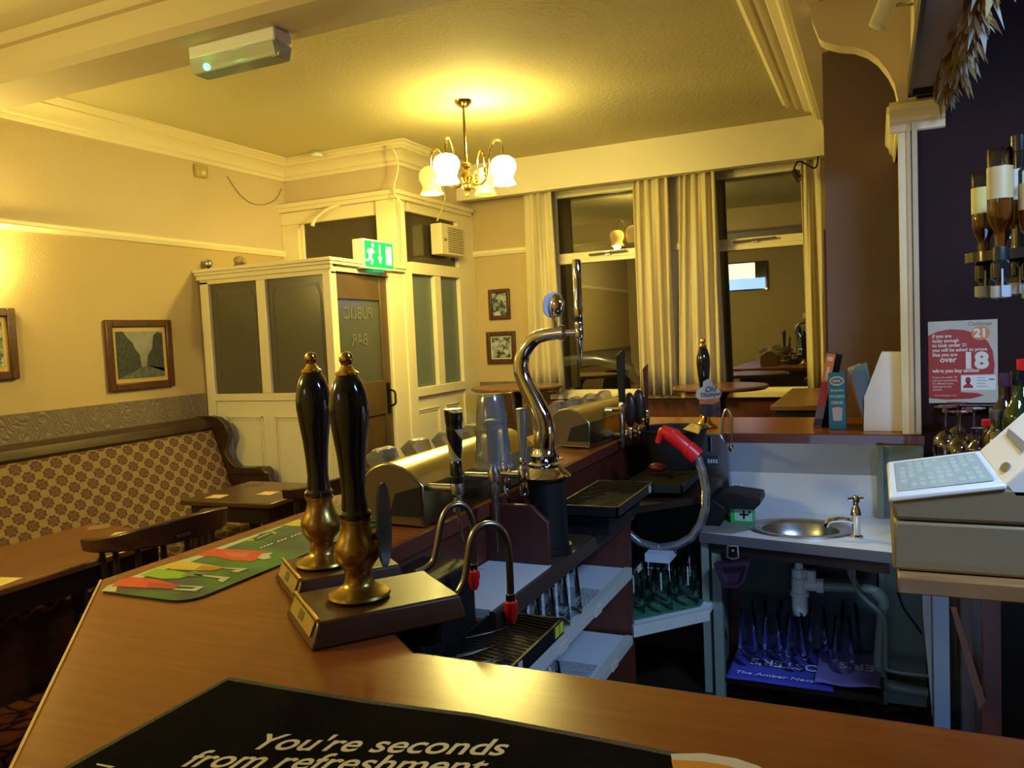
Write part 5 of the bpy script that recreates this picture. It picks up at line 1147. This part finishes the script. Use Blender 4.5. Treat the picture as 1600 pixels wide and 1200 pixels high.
# black box of the first tap's cooler column, drip trays
cc_ = MB().box((-.985, 1.36, .30), (-.845, 1.60, 1.035)).build('case', MBLACK, None, bev=.01)
tag(cc_, 'tall black cooler column below bar behind the swan-neck spouts', 'cooler')
cc_.name = 'beer_cooler'
p1 = at(691, 991, x=-.66)
def drip(x0, x1, y0, y1, z, label, stick=None):
    t = thing('drip_tray', label, 'drip tray', ((x0+x1)/2, (y0+y1)/2, z))
    MB().box((x0, y0, z), (x1, y1, z+.004)).box((x0, y0, z), (x0+.006, y1, z+.034)).box((x1-.006, y0, z), (x1, y1, z+.034)).box((x0, y0, z), (x1, y0+.006, z+.034)).box((x0, y1-.006, z), (x1, y1, z+.034)).build('tray', MBLACK, t)
    g = MB()
    n = int((y1-y0)/.016)
    for k in range(n): g.tube([(x0+.006, y0+.01+k*.016, z+.032), ((x0+x1)/2, y0+.014+k*.016, z+.036), (x1-.006, y0+.006+k*.016, z+.032)], .0015, 5)
    random.seed(3)
    for k in range(7):
        a = random.uniform(x0+.02, x1-.08); c = random.uniform(y0+.03, y1-.12); g.tube([(a, c, z+.037), (a+.04, c+.04, z+.039), (a+.06, c+.09, z+.037)], .0014, 5, 3)
    g.build('wire_grid', mat('tray_wire', (.07, .06, .045), .4, 1), t)
    if stick:
        for m, yy, w in stick: MB().box((x1, yy, z+.006), (x1+.0015, yy+w, z+.030)).build('sticker', m, t)
    return t
YEL = mat('yellow_sticker', (.50, .52, .03), .5); WST = mat('white_sticker', (.5, .48, .45), .5)
drip(-.83, -.655, 1.12, 1.655, .865, 'long black drip tray below the two swan necks', [(YEL, 1.60, .022), (YEL, 1.628, .02), (WST, 1.36, .025), (WST, 1.40, .02)])
dt2 = drip(-.92, -.72, 2.30, 2.72, .975, 'black wire-topped drip tray right of swan font column', [(WST, 2.66, .02)])
MB().box((-.90, 2.33, .912), (-.76, 2.68, .975)).build('tray_stand', MBLACK, dt2)
drip(-.88, -.66, 2.90, 3.30, .93, 'third black drip tray in the dark bar corner', None)
ib = thing('ice_bucket', 'large black ice bucket in the dark bar corner', 'ice bucket', (-.72, 3.28, .91))
MB().lathe_open([(.0001, .003), (.11, .003), (.135, .15), (.142, .155), (.142, .165), (.13, .163), (.105, .012)], (-.78, 3.30, .965+.0), 28).build('bucket', MBLACK, ib)
tag(MB().ball((-.79, 3.06, 1.0), .028, 12, sq=(1.3, .8, .7)).build('red_cap', mat('dark_red_plastic', (.12, .008, .008), .4)), 'dark red plastic piece lying in bar corner', 'plastic piece')

# red post-mix gun and hose
a, b, c_ = at(1034, 676, y=2.9), at(1052, 680, y=2.9), at(1090, 714, y=2.9)
gn = thing('drinks_gun', 'red drinks dispensing gun with clear braided hose', 'drinks gun', a)
dv = (c_-b).normalized(); 
MB().tube([a+Vector((.0, 0, .01)), b-Vector((0, 0, .002)), (b+c_)/2, c_-dv*.05, c_-dv*.045, c_], [.020, .029, .027, .026, .031, .030], 16).ball(a+Vector((.004, 0, .0)), .019, 12, sq=(1, 1, 1.1)).tube([a, at(1027, 692, y=2.9)], [.015, .009], 12).build('gun_body', RED, gn)
MB().box((0, 0, 0), (.03, .02, .006), T=frame(b+Vector((.0, -.02, .016)), dv, (0, 1, 0))).build('button_pad', mat('pinkish_pad', (.6, .35, .3), .4), gn)
hp = [at(*q, y=2.9) for q in ((1089, 713), (1097, 735), (1103, 765), (1102, 795), (1094, 820), (1080, 840), (1058, 852), (1030, 856), (1000, 848), (978, 830))]
hr = bpy.data.materials.new('braided_hose'); hr.use_nodes = True; nt = hr.node_tree; b_ = nt.nodes['Principled BSDF']; b_.inputs['Base Color'].default_value = (.10, .10, .11, 1); b_.inputs['Roughness'].default_value = .25; b_.inputs['Metallic'].default_value = .5
MB().tube(hp, .0145, 12, 8).build('hose', hr, gn)
q = MB()
P_ = []
for i in range(len(hp)-1):
    for k in range(14): P_.append(hp[i].lerp(hp[i+1], k/14))
for i in range(1, len(P_)-1):
    d = (P_[i+1]-P_[i-1]).normalized(); R_ = d.to_track_quat('Z', 'Y').to_matrix().to_4x4()
    q.lathe_open([(.0147, -.0015), (.0162, 0), (.0147, .0015)], (0, 0, 0), 12, T=Matrix.Translation(P_[i]) @ R_)
q.build('hose_ribs', mat('hose_rib', (.55, .55, .58), .2, .8), gn)

# ---------------------------------------------------------------- on the far bar: file, leaflets, box, books
mf = thing('magazine_file', 'white cardboard magazine file on right end of far bar', 'magazine file', (.0, 3.66, BZ))
y0 = 3.60
o = [at(*q, y=y0) for q in ((1348, 670), (1412, 671), (1419, 551), (1378, 550), (1349, 623))]
pf = [(o[0].x, BZ+.001), (o[1].x, BZ+.001), (o[2].x, o[2].z), (o[3].x, o[3].z), (o[4].x, o[4].z)]
for yy, nm in ((y0, 'side_panel'), (y0+.095, 'side_panel')): MB().prism([(x, yy, z) for x, z in pf], (0, .003, 0)).build(nm, PAPER, mf)
MB().prism([(pf[1][0]-.003, y0, pf[1][1]), (pf[1][0], y0, pf[1][1]), (pf[2][0], y0, pf[2][1]), (pf[2][0]-.003, y0, pf[2][1])], (0, .098, 0)).build('back_panel', PAPER, mf)
MB().prism([(pf[0][0], y0, BZ+.001), (pf[0][0]+.003, y0, BZ+.001), (pf[4][0]+.003, y0, pf[4][1]), (pf[4][0], y0, pf[4][1])], (0, .098, 0)).build('front_panel', mat('cream_card', (.60, .52, .32), .7), mf)
LC = [(.10, .16, .26), (.12, .22, .24), (.35, .12, .05), (.55, .35, .10), (.16, .08, .09), (.45, .40, .30), (.08, .09, .13), (.18, .22, .32)]
for k in range(8):
    m = mat('leaflet_%d' % k, LC[k], .6); yy = y0+.012+k*.010; u = .030*math.sin(k*2.1)
    a = Vector((pf[0][0]+.012, yy, BZ+.01)); tpx = -.055+u*.5; hz = .245+.03*math.sin(k*1.7)
    lo = MB().prism([a, a+Vector((.05, 0, 0)), a+Vector((.05+tpx, 0, hz)), a+Vector((tpx, 0, hz-.02))], (0, .0015, 0)).build('leaflet', m)
    tag(lo, 'thin leaflet fanned out of the white magazine file', 'leaflet', 'leaflets in the white file')
bx_ = thing('tea_box', 'tall blue printed box standing left of magazine file', 'box', (-.16, 3.64, BZ))
a, b, c_ = at(1296, 668, y=3.64), at(1322, 668, y=3.64), at(1296, 583, y=3.64)
bxx0, bxx1, bz1 = a.x-.001, b.x+.001, c_.z
MB().box((bxx0, 3.64, BZ+.001), (bxx1, 3.70, bz1)).build('carton', mat('teal_blue_card', (.02, .16, .26), .4), bx_, bev=.002)
w_ = bxx1-bxx0
T_ = Matrix.Translation((bxx0, 3.6392, BZ)) @ Matrix.Rotation(PI/2, 4, 'X')
hB = bz1-BZ
text('lettering', "THE NATION'S\nFAVOURITE\nDRINK", mat('box_print', (.50, .58, .45), .5), bx_, T_ @ Matrix.Translation((w_*.08, hB*.66, 0)), .0155, sx=.62, bold=.0004) if False else None
for i, (s_t, f_) in enumerate((("THE NATION'S", .70), ("FAVOURITE", .59), ("DRINK", .48))):
    sz = (.0125, .017, .017)[i]
    text('lettering', s_t, mat('box_print', (.50, .58, .45), .5), bx_, T_ @ Matrix.Translation((w_/2, hB*f_-.006, 0)), sz, sx=(.62, .66, .9)[i], bold=.0005, align='CENTER')
def oval(cx0, cz0, a, b, m, nm, e): MB().prism([(cx0+a*math.cos(k*PI/12), 3.64-e, cz0+b*math.sin(k*PI/12)) for k in range(24)], (0, .0006, 0)).build(nm, m, bx_)
oval(bxx0+w_/2, BZ+hB*.86, w_*.42, hB*.085, MC['box_print'], 'oval_badge', .0008); oval(bxx0+w_/2, BZ+hB*.86, w_*.34, hB*.055, mat('badge_grey', (.12, .14, .18), .5), 'oval_badge_field', .0014)
g = MB()
for k in range(5): g.box((bxx0+w_*.28+k*w_*.09, 3.638, BZ+hB*.84), (bxx0+w_*.33+k*w_*.09, 3.6384, BZ+hB*.88))
g.build('badge_lettering', PRINTW, bx_)
MB().prism([(bxx0+w_*(.5+.30*u), 3.6392, BZ+hB*v) for u, v in ((-.8, .16), (.8, .16), (1, .36), (-1, .36))], (0, .0006, 0)).build('cup_print', mat('cup_print', (.45, .42, .50), .5), bx_)
oval(bxx0+w_/2, BZ+hB*.37, w_*.31, hB*.03, mat('froth_pink', (.62, .38, .28), .5), 'froth_print', .0012)
bk = thing('book', 'red and orange topped slim book leaning beside the blue box', 'book', (-.24, 3.7, BZ))
v = [at(*q, y=3.70) for q in ((1270, 655), (1283, 657), (1306, 553), (1292, 551))]
v[0].z = v[1].z = BZ+.002
MB().prism([(p.x, 3.70, p.z) for p in v], (0, .14, 0)).build('book_block', mat('book_grey', (.12, .10, .13), .4), bk)
def lerp4(f0, f1, s0=0, s1=1):
    A, B_, C_, D_ = v[0], v[1], v[2], v[3]
    P = lambda s, f: (A.lerp(D_, f)).lerp(B_.lerp(C_, f), s)
    return [P(s0, f0), P(s1, f0), P(s1, f1), P(s0, f1)]
for f0, f1, m, nm in ((.30, .62, mat('book_red', (.42, .03, .02), .4), 'red_spine'), (.62, .99, mat('book_orange', (.75, .20, .07), .4), 'orange_spine'), (.02, .12, mat('book_dark', (.04, .03, .03), .4), 'dark_spine')):
    MB().prism([(p.x, 3.6985, p.z) for p in lerp4(f0, f1)], (0, .0015, 0)).build(nm, m, bk)
MB().prism([(p.x, 3.6975, p.z) for p in lerp4(.64, .82, .35, .65)], (0, .001, 0)).prism([(p.x, 3.6975, p.z) for p in lerp4(.90, .95, .2, .8)], (0, .001, 0)).build('spine_lettering', mat('spine_cream', (.8, .62, .45), .5), bk)
v2 = [at(*q, y=3.76) for q in ((1285, 655), (1293, 657), (1315, 556), (1306, 554))]
v2[0].z = v2[1].z = BZ+.002
tag(MB().prism([(p.x, 3.76, p.z) for p in v2], (0, .12, 0)).build('book', MBLACK), 'slim black book leaning behind the orange one', 'book')

# ---------------------------------------------------------------- back bar, till, poster, bottles
bb = thing('back_bar', 'dark red timber back bar with ply shelf under the till', 'back bar', (.8, 2.4, 0))
MB().poly([(.028, 1.66), (1.45, 1.66), (1.45, 3.45), (.22, 3.45), (.20, 2.12), (.028, 2.12)], 1.018, 1.05).build('ply_shelf', PLY, bb, bev=.003)
def bbx(q0, q1, y, t_=.05): a = at(*q0, y=y); b = at(*q1, y=y); return (a.x, y, b.z), (b.x, y+t_, a.z)
a = at(1538, 960, y=2.15); b = at(1570, 960, y=2.15)
MB().box((a.x-.002, 2.15, 0), (b.x-.008, 2.20, 1.018)).build('post', REDWOOD, bb)
MB().box((at(1488, 950, y=2.15).x, 2.15, .965), (1.45, 2.19, 1.018)).build('rail', REDWOOD, bb)
a0, a1, a2, a3 = [at(*q, y=2.13) for q in ((1487, 955), (1496, 955), (1540, 1095), (1530, 1110))]
MB().prism([(p.x, 2.13, p.z) for p in (a0, a1, a2, a3)], (0, .03, 0)).build('diagonal_brace', mat('brown_brace', (.14, .05, .02), .5), bb)
MB().box((.24, 2.6, 0), (1.45, 2.63, 1.018)).build('back_panel', BLACKWOOD, bb)
MB().box((.20, 2.2, 0), (.23, 3.45, 1.018)).build('side_panel', BLACKWOOD, bb)
dp = thing('boxed_pipe_panel', 'tall pale blue-lit white boarding behind the till shelf', 'boarding', (.14, 2.62, 0))
MB().box((.135, 2.6, 0), (.176, 2.66, .99)).build('wide_board', mat('blue_lit_board', (.36, .50, .72), .5), dp); MB().prism([(.108, 2.61, .99), (.130, 2.61, .99), (.130, 2.61, .35), (.110, 2.61, .65)], (0, .03, 0)).build('narrow_board', mat('blue_grey_board', (.33, .38, .45), .5), dp)  # cool light tinted into the white wide board's base colour
a = [at(*q, y=2.9) for q in ((1403, 925), (1412, 950), (1430, 975), (1440, 990))]
tag(MB().tube(a, .004, 6, 4).build('cable', MBLACK), 'thin black cable looping below the till shelf', 'cable')
# till
tt = thing('cash_register', 'cream cash register on the back bar shelf', 'cash register', (.25, 1.9, 1.05))
yn, yf_ = 1.70, 2.10
Z = lambda px, py: at(px, py, y=yn)
pz_ = [(Z(1395, 890).x, 1.052), (Z(1600, 890).x+.25, 1.052), (Z(1600, 890).x+.25, 1.148), (Z(1397, 812).x, 1.148)]
MB().prism([(x, yn, z) for x, z in pz_], (0, .40, 0)).build('cash_drawer', TILLC, tt, bev=.006)
MB().box((.10, yn+.01, 1.0495), (.45, yn+.3, 1.053)).build('drawer_gap', MBLACK, tt)
s1, s2, s3 = Z(1397, 808), Z(1391, 782), Z(1573, 762)
MB().prism([(s1.x, yn, 1.150), (.50, yn, 1.150), (.50, yn, 1.225), (s3.x, yn, s3.z), (s2.x, yn, s2.z)], (0, .40, 0)).build('body', TILLC, tt, bev=.008)
MB().prism([(s2.x-.003, yn-.004, s2.z-.004), (s3.x, yn-.004, s3.z-.004), (s3.x, yn-.004, s3.z+.008), (s2.x-.001, yn-.004, s2.z+.009)], (0, .41, 0)).build('keyboard_surround', TILLW, tt, bev=.004)
def kt(u, v, e=.010):   # point on key deck
    a_, b_ = Vector((s2.x, yn, s2.z)), Vector((s3.x, yn, s3.z)); p = a_.lerp(b_, u); return Vector((p.x, yn+.40*v, p.z+e))
MB().prism([kt(.07, .08), kt(.92, .08), kt(.92, .92), kt(.07, .92)], (0, 0, .0012)).build('keypad', mat('keypad_green_grey', (.42, .50, .46), .2), tt)
g = MB()
for i in range(9):
    for j in range(6):
        if (i*7+j*3) % 5 == 0: continue
        u = .11+i*.087; vv = .14+j*.125; g.prism([kt(u, vv, .0114), kt(u+.06, vv, .0114), kt(u+.06, vv+.09, .0114), kt(u, vv+.09, .0114)], (0, 0, .0005))
ko = g.build('keys', mat('key_pale', (.46, .535, .50), .3), tt); ko['kind'] = 'stuff'
h0 = Z(1568, 756); d1 = .205
MB().prism([(s3.x-.006, yn, s3.z+.006), (s3.x+.012, yn, s3.z-.02), (.50, yn, 1.2), (.50, yn, 1.42), (.36, yn, 1.385)], (0, .40, 0)).build('display_hood', TILLW, tt, bev=.006)
def hd(u, v, e=.002):
    a_, b_ = Vector((s3.x-.006, yn, s3.z+.006)), Vector((.36, yn, 1.385)); n_ = Vector((-(b_-a_).z, 0, (b_-a_).x)).normalized(); p = a_.lerp(b_, u); return Vector((p.x, yn+.4*v, p.z))+n_*e
MB().prism([hd(.28, .2), hd(.36, .3), hd(.36, .9), hd(.30, .8)], (0, 0, .001)).build('printed_stripe', mat('grey_print', (.18, .18, .22), .5), tt)
MB().prism([hd(.10+.045*math.cos(k*PI/8), .22+.09*math.sin(k*PI/8)) for k in range(16)], (0, 0, .001)).build('key_lock', STEEL, tt)
# poster
A_, B2_, C2_ = at(1450, 503, y=3.488), at(1559, 498, y=3.488), at(1454, 630, y=3.488)
PW, PH = B2_.x-A_.x, A_.z-C2_.z
po = thing('poster', 'red and white age-check poster on the dark servery wall', 'poster', (A_.x+PW/2, 3.49, C2_.z))
TP = Matrix.Translation((A_.x, 3.497, C2_.z)) @ Matrix.Rotation(PI/2, 4, 'X')   # x right, y up, z toward the camera
MB().box((0, 0, 0), (PW, PH, .0015), TP).build('sheet', mat('poster_white', (.50, .46, .39), .6), po)
MR = mat('poster_red', (.36, .025, .016), .5); MO = mat('poster_orange', (.65, .22, .07), .5)
rp = [(0, .06*PH), (.25*PW, .04*PH), (.62*PW, .05*PH), (.80*PW, .09*PH), (.70*PW, .12*PH), (.47*PW, .13*PH), (.47*PW, .34*PH), (.94*PW, .345*PH), (.955*PW, .45*PH), (.93*PW, .62*PH), (.86*PW, .74*PH), (.72*PW, .83*PH), (.52*PW, .885*PH), (.33*PW, .90*PH), (.15*PW, .88*PH), (0, .83*PH)]
MB().prism([(x, y, .0016) for x, y in rp], (0, 0, .0003), TP).build('red_disc', MR, po)
MB().prism([(.76*PW+.13*PW*math.cos(k*PI/12), .84*PH+.085*PH*math.sin(k*PI/12), .002) for k in range(24)], (0, 0, .0003), TP).build('orange_disc', MO, po)
PWm = mat('poster_lettering', (.75, .68, .60), .5)
def pt(s, x, y, size, m=PWm, bold=0, sx=1): text('lettering', s, m, po, TP @ Matrix.Translation((x*PW, y*PH, .0026)), size, bold=bold, sx=sx)
pt('Challenge', .58, .935, .020, mat('poster_grey', (.2, .2, .16), .5)); pt('21', .665, .795, .044, bold=.002)
for i, s in enumerate(('if you are', 'lucky enough', 'to look under 21', 'you will be asked to prove', 'that you are')): pt(s, .06, .80-i*.057, .0185, bold=.0004, sx=.92)
pt('over', .17, .50, .030, bold=.0006); pt('18', .49, .425, .082, bold=.0045, sx=1.06); pt('when you buy alcohol', .06, .375, .0185, bold=.0006, sx=.95)
for i, s in enumerate(('If you are under 18', 'you are committing', 'an offence if you', 'attempt to buy', 'alcohol')): pt(s, .06, .305-i*.038, .0105)
pt('www.challenge21.co.uk', .08, .085, .008); 
MB().box((.48*PW, .155*PH, .0018), (.97*PW, .33*PH, .0024), TP).build('card_panel', PRINTW, po)
g = MB(); g.prism([(.575*PW+.04*PW*math.cos(k*PI/8), .275*PH+.04*PH*math.sin(k*PI/8), .0026) for k in range(16)], (0, 0, .0002), TP); g.prism([(x*PW, y*PH, .0026) for x, y in ((.50, .18), (.65, .18), (.64, .21), (.60, .23), (.59, .25), (.56, .25), (.55, .23), (.51, .21))], (0, 0, .0002), TP); g.build('head_silhouette', MR, po)
g = MB()
for k in range(4): g.box((.70*PW, (.30-k*.035)*PH, .0026), ((.82+.03*(k % 2))*PW, (.308-k*.035)*PH, .0028), TP)
g.box((.87*PW, .27*PH, .0026), (.95*PW, .295*PH, .0028), TP); g.build('card_lines', mat('poster_blue_grey', (.25, .27, .38), .5), po)
# bottles
def bottle(name, label, x, y, z, body, glass, lab, h=.30, r=.038, capm=MBLACK, up=True, cat='bottle', group=None, liquid=None, optic=False):
    t = thing(name, label, cat, (0, 0, 0), group)
    s = h/.30
    pr_ = [(0, 0), (r*.9, 0), (r, .006*s), (r, .175*s), (r*.9, .195*s), (r*.5, .220*s), (.014, .235*s), (.013, .275*s), (.015, .277*s), (.015, .285*s)]
    T = Matrix.Translation((0, 0, 0)) if up else Matrix.Translation((0, 0, h)) @ Matrix.Rotation(PI, 4, 'X')
    MB().lathe_open(pr_, (0, 0, 0), 22, T=T).build('glass', glass, t)
    if liquid: MB().lathe([(0, .004) if up else (0, .05*s), (r*.93, .005) if up else (r*.93, .05*s), (r*.93, .17*s), (r*.82, .192*s), (r*.42, .218*s), (.010, .236*s), (.009, .27*s)], (0, 0, 0), 20, T=T).build('spirit', liquid, t)
    if lab: MB().lathe_open([(r+.0008, .05*s), (r+.0008, .135*s)], (0, 0, 0), 22, T=T).build('label', lab, t)
    MB().lathe([(.0155, .262*s), (.0165, .265*s), (.0165, .298*s), (0, .30*s)], (0, 0, 0), 16, T=T).build('cap', capm, t)
    if optic:
        MB().lathe([(.014, 0), (.022, -.01), (.022, -.045), (.012, -.055), (.012, -.09), (.004, -.10)], (0, 0, .004), 16).build('optic', BLACK, t)
        MB().lathe([(.0225, -.06), (.0225, -.088), (.010, -.092)], (0, 0, 0), 16).box((-.002, -.030, -.085), (.002, -.02, -.02)).build('optic_measure', mat('optic_white', (.28, .30, .33), .2), t)
    t.location = (x, y, z); return t
AMB = mat('amber_spirit', (.30, .075, .012), .1, spec=.6); AMB.node_tree.nodes['Principled BSDF'].inputs['Transmission Weight'].default_value = .6
GRN = glassmat('green_bottle_glass', (.15, .45, .08), .06, .02, base=.15, alpha_col=(.03, .12, .01)); BGL = glassmat('clear_bottle_glass', (.85, .88, .85), .06, .02); BRN = glassmat('brown_bottle_glass', (.35, .12, .02), .08, .02, base=.2, alpha_col=(.08, .02, .005))
LAB1 = mat('label_cream', (.36, .25, .11), .5); LAB2 = mat('label_white', (.40, .39, .36), .5); LAB3 = mat('label_pink', (.5, .22, .12), .5)
def opt(px, ptop, pbot, y, lab, label, glass=BGL, liquid=AMB):
    a = at(px, ptop, y=y); b = at(px, pbot, y=y); h = a.z-b.z
    t = bottle('spirit_bottle', label, a.x, y, b.z, None, glass, lab, h=h, r=.034 if h > .28 else .028, up=False, group='upside-down spirit bottles on the optics', liquid=liquid, optic=True)
    return t
opt(1562, 232, 408, 2.30, LAB1, 'large upside-down amber bottle with cream label, nearest optic')
opt(1536, 270, 412, 2.50, mat('label_gold', (.55, .45, .15), .5), 'leftmost upside-down bottle with gold label on optics')
opt(1590, 238, 405, 2.42, LAB2, 'upside-down bottle with white label right of the large one')
opt(1612, 262, 408, 2.30, LAB1, 'upside-down bottle at the right picture edge')
opt(1575, 285, 405, 2.55, LAB3, 'upside-down bottle behind the large amber one', glass=BRN)
oc = at(1580, 400, y=2.42)
rk = thing('optic_rack', 'black optic rack holding the upside-down spirit bottles', 'optic rack', (oc.x, 2.42, oc.z))
MB().lathe([(.115, -.012), (.125, -.012), (.125, .012), (.115, .012)], (oc.x+.02, 2.42, oc.z), 28).lathe([(.02, -.10), (.02, .30)], (oc.x+.02, 2.42, oc.z), 14).build('ring', BLACK, rk)
MB().tube([(oc.x+.02, 2.42, oc.z+.02), (1.5, 2.42, oc.z+.02)], .012, 10).tube([(oc.x-.09, 2.42, oc.z), (oc.x+.13, 2.42, oc.z)], .008, 8).build('wall_arm', BLACK, rk)
# back bar bottles
CZb = 1.051
def bbt(px, ptop, y, name, label, **k):
    a = at(px, ptop, y=y); return bottle(name, label, a.x, y, CZb, None, h=a.z-CZb, **k)
bbt(1569, 582, 2.75, 'spirit_bottle', 'clear bottle with tall dark purple cap behind till', glass=BGL, lab=LAB2, r=.036, capm=mat('dark_purple_cap', (.05, .015, .04), .4))
bbt(1590, 578, 2.62, 'spirit_bottle', 'green glass bottle with black cap at the right edge', glass=GRN, lab=LAB1, r=.038, capm=BLACK)
bbt(1556, 640, 2.65, 'spirit_bottle', 'short clear bottle with silver collar behind till', glass=BGL, lab=mat('label_silver', (.5, .5, .5), .3), r=.034, capm=STEEL)
bbt(1543, 655, 2.85, 'liqueur_bottle', 'small amber liqueur bottle with red seal behind till', glass=BRN, lab=LAB1, r=.034, liquid=AMB, capm=RED)
bbt(1527, 668, 2.70, 'liqueur_bottle', 'small dark bottle with yellow label behind till', glass=BRN, lab=mat('label_yellow', (.6, .45, .08), .5), r=.030, capm=BLACK)
bbt(1598, 560, 2.9, 'spirit_bottle', 'red-capped bottle at the right edge behind green one', glass=GRN, lab=LAB2, r=.036, capm=RED)
wg = thing('wine_glass', 'upside-down stemmed glass left of the back bar bottles', 'wine glass', (0, 0, 0), 'upside-down stemmed glasses on the back bar')
MB().lathe_open([(.038, 0), (.042, .03), (.036, .065), (.018, .085), (.005, .092), (.004, .16), (.008, .168), (.036, .172), (.036, .174), (.0001, .174)], (0, 0, 0), 22).build('glass', glassmat('sparkly_glass', (.80, .83, .84), .12, .02, 1.5), wg)
px_ = at(1500, 700, y=3.0); wg.location = (px_.x, 3.0, CZb)
for q, yy, lab in ((1478, 3.15, 'upside-down stemmed glass nearest the pilaster on back bar'), (1522, 3.1, 'upside-down stemmed glass just below the poster right corner'), (1497, 3.3, 'upside-down stemmed glass rearmost against the dark wall')):
    p = at(q, 700, y=yy); dup(wg, (p.x, yy, CZb), 0, lab)
pb_ = thing('glass_rack', 'small clear glass rack pegs below the poster', 'glass rack', (A_.x+PW/2, 3.48, C2_.z-.03))
MB().box((A_.x+.03, 3.43, C2_.z-.012), (B2_.x-.005, 3.50, C2_.z-.004)).build('rail', BLACK, pb_)
for k in range(3): MB().lathe([(.008, 0), (.010, .012), (.005, .02)], (A_.x+.05+k*.075, 3.425, C2_.z-.03), 12).build('peg', glassmat('peg', (.7, .7, .75), .2, .05, base=.3), pb_)

# canopy board with dried hops, wall spotlight
cy_ = thing('canopy_board', 'grey board canopy above the back bar edge', 'canopy', (.19, 3.0, 2.4))
MB().prism([(.125, 2.40, 2.395), (.275, 2.40, 2.395), (.245, 3.46, 2.395), (.125, 3.46, 2.395)], (0, 0, .03)).build('board', mat('grey_board', (.42, .38, .36), .8, bump=.3), cy_)
MB().box((.118, 2.40, 2.37), (.132, 3.46, 2.44)).box((.118, 3.44, 2.37), (.245, 3.46, 2.44)).build('dark_edge', BLACKWOOD, cy_)
hpv = thing('dried_hops', 'ragged dried hop garland along the canopy edge', 'dried hops', (.27, 2.9, 2.38))
random.seed(11)
HM = [mat('hop_straw', (.42, .30, .12), .9), mat('hop_brown', (.22, .10, .035), .9), mat('hop_pale', (.48, .44, .34), .9)]
for mi in range(3):
    g = MB()
    for k in range(70):
        y = random.uniform(2.35, 3.46); x = .26+(.0-.022)*(y-2.4)+random.uniform(-.02, .03); z = 2.40+random.uniform(-.02, .03)
        L_ = random.uniform(.05, .13); dx = random.uniform(-.04, .05); dy = random.uniform(-.06, .06); ww = random.uniform(.006, .014)
        a = Vector((x, y, z)); b = a+Vector((dx*.5, dy*.5, -L_*.5)); c = a+Vector((dx, dy, -L_))
        g.add([a, b+Vector((ww, ww, 0)), c, b-Vector((ww, ww, 0)), b+Vector((0, .004, .004))], [(0, 1, 4), (1, 2, 4), (2, 3, 4), (3, 0, 4), (0, 3, 2, 1)])
    o = g.build('hop_strands', HM[mi], hpv); o['kind'] = 'stuff'
a, b = at(1392, -10, y=3.05), at(1371, 42, y=3.05)
ws = thing('wall_spotlight', 'white tubular spotlight on bracket at top right by arch', 'spotlight', a)
MB().tube([a, b], [.030, .030], 24).tube([b, b+(b-a).normalized()*.004], [.028, .02], 24).build('lamp_tube', mat('offwhite_metal', (.62, .58, .48), .5), ws)
c_ = at(1435, 5, y=3.05)
MB().tube([a.lerp(b, .35), c_], .006, 8).tube([c_, (.19, 3.05, 2.60)], .006, 8).box((c_.x-.008, 3.03, c_.z-.04), (c_.x+.006, 3.07, c_.z+.03)).build('bracket', CHROME, ws)
MB().box((.125, 3.0, 2.43), (.15, 3.10, 2.66)).build('mounting_block', BEAMM, ws)
struct('trim_18', MB().box((.13, 2.40, 2.425), (.15, 3.50, CZ)), BEAMM, 'cream fascia above the canopy board')
# strip light fitting over the servery (out of frame, source of the cool light)
sl = thing('strip_light', 'cool white strip light fitting over the servery', 'strip light', (.80, 1.30, 2.40))
MB().box((.45, 1.22, 2.40), (1.15, 1.38, 2.45)).build('fitting', WHITEP, sl)
MB().tube([(.5, 1.3, 2.45), (.5, 1.3, CZ)], .006).tube([(1.1, 1.3, 2.45), (1.1, 1.3, CZ)], .006).build('suspension', STEEL, sl)

# car outside the left window
car = thing('parked_car', 'dark parked car seen through the left window', 'car', (-2.9, 8.6, -.1))
yy = 8.0
roof = [at(*q, y=yy) for q in ((800, 575), (850, 562), (890, 556), (930, 556), (965, 563), (1000, 580), (1030, 600), (1060, 625), (1060, 700), (780, 700), (780, 590))]
MB().prism([(p.x, yy, p.z) for p in roof], (0, 1.5, 0)).build('body_shell', mat('car_silver_paint', (.22, .22, .17), .25, .3, coat=.5), car, bev=.04)
wn = [at(*q, y=yy-.012) for q in ((862, 612), (864, 574), (900, 570), (935, 571), (962, 577), (985, 592), (998, 612))]
MB().prism([(p.x, yy-.012, p.z) for p in wn], (0, .01, 0)).build('side_window', mat('car_glass', (.006, .008, .006), .06), car)
MB().tube([at(905, 560, y=yy-.02), at(905, 612, y=yy-.02)], .02, 8).build('window_pillar', MBLACK, car)
for sx in (-1.2, 1.0): MB().lathe([(0, 0), (.30, 0), (.32, .04), (.32, .18), (.30, .2), (0, .2)], (0, 0, 0), 24, T=Matrix.Translation((roof[3].x+sx, yy-.02, .22)) @ Matrix.Rotation(-PI/2, 4, 'X')).build('wheel', RUBBER, car)

fc_ = thing('added_cooler', 'added unseen lit cooler beneath the front bar as cool light source', 'cooler', (.15, .75, 0))  # unseen cooler, added to carry the cool light below the bar
MB().box((-.45, .56, .02), (.75, .60, .98)).box((-.45, .60, .02), (-.42, .93, .98)).box((.72, .60, .02), (.75, .93, .98)).box((-.42, .60, .95), (.72, .93, .98)).box((-.42, .60, .02), (.72, .93, .05)).build('cabinet', MBLACK, fc_)
MB().box((-.42, .60, .48), (.72, .92, .49)).build('shelf', STEEL, fc_)
MB().box((-.40, .60, .92), (.70, .62, .945)).build('light_tube', mat('cooler_tube', (.8, .9, 1), .3, emis=(.5, .7, 1), es=3), fc_)
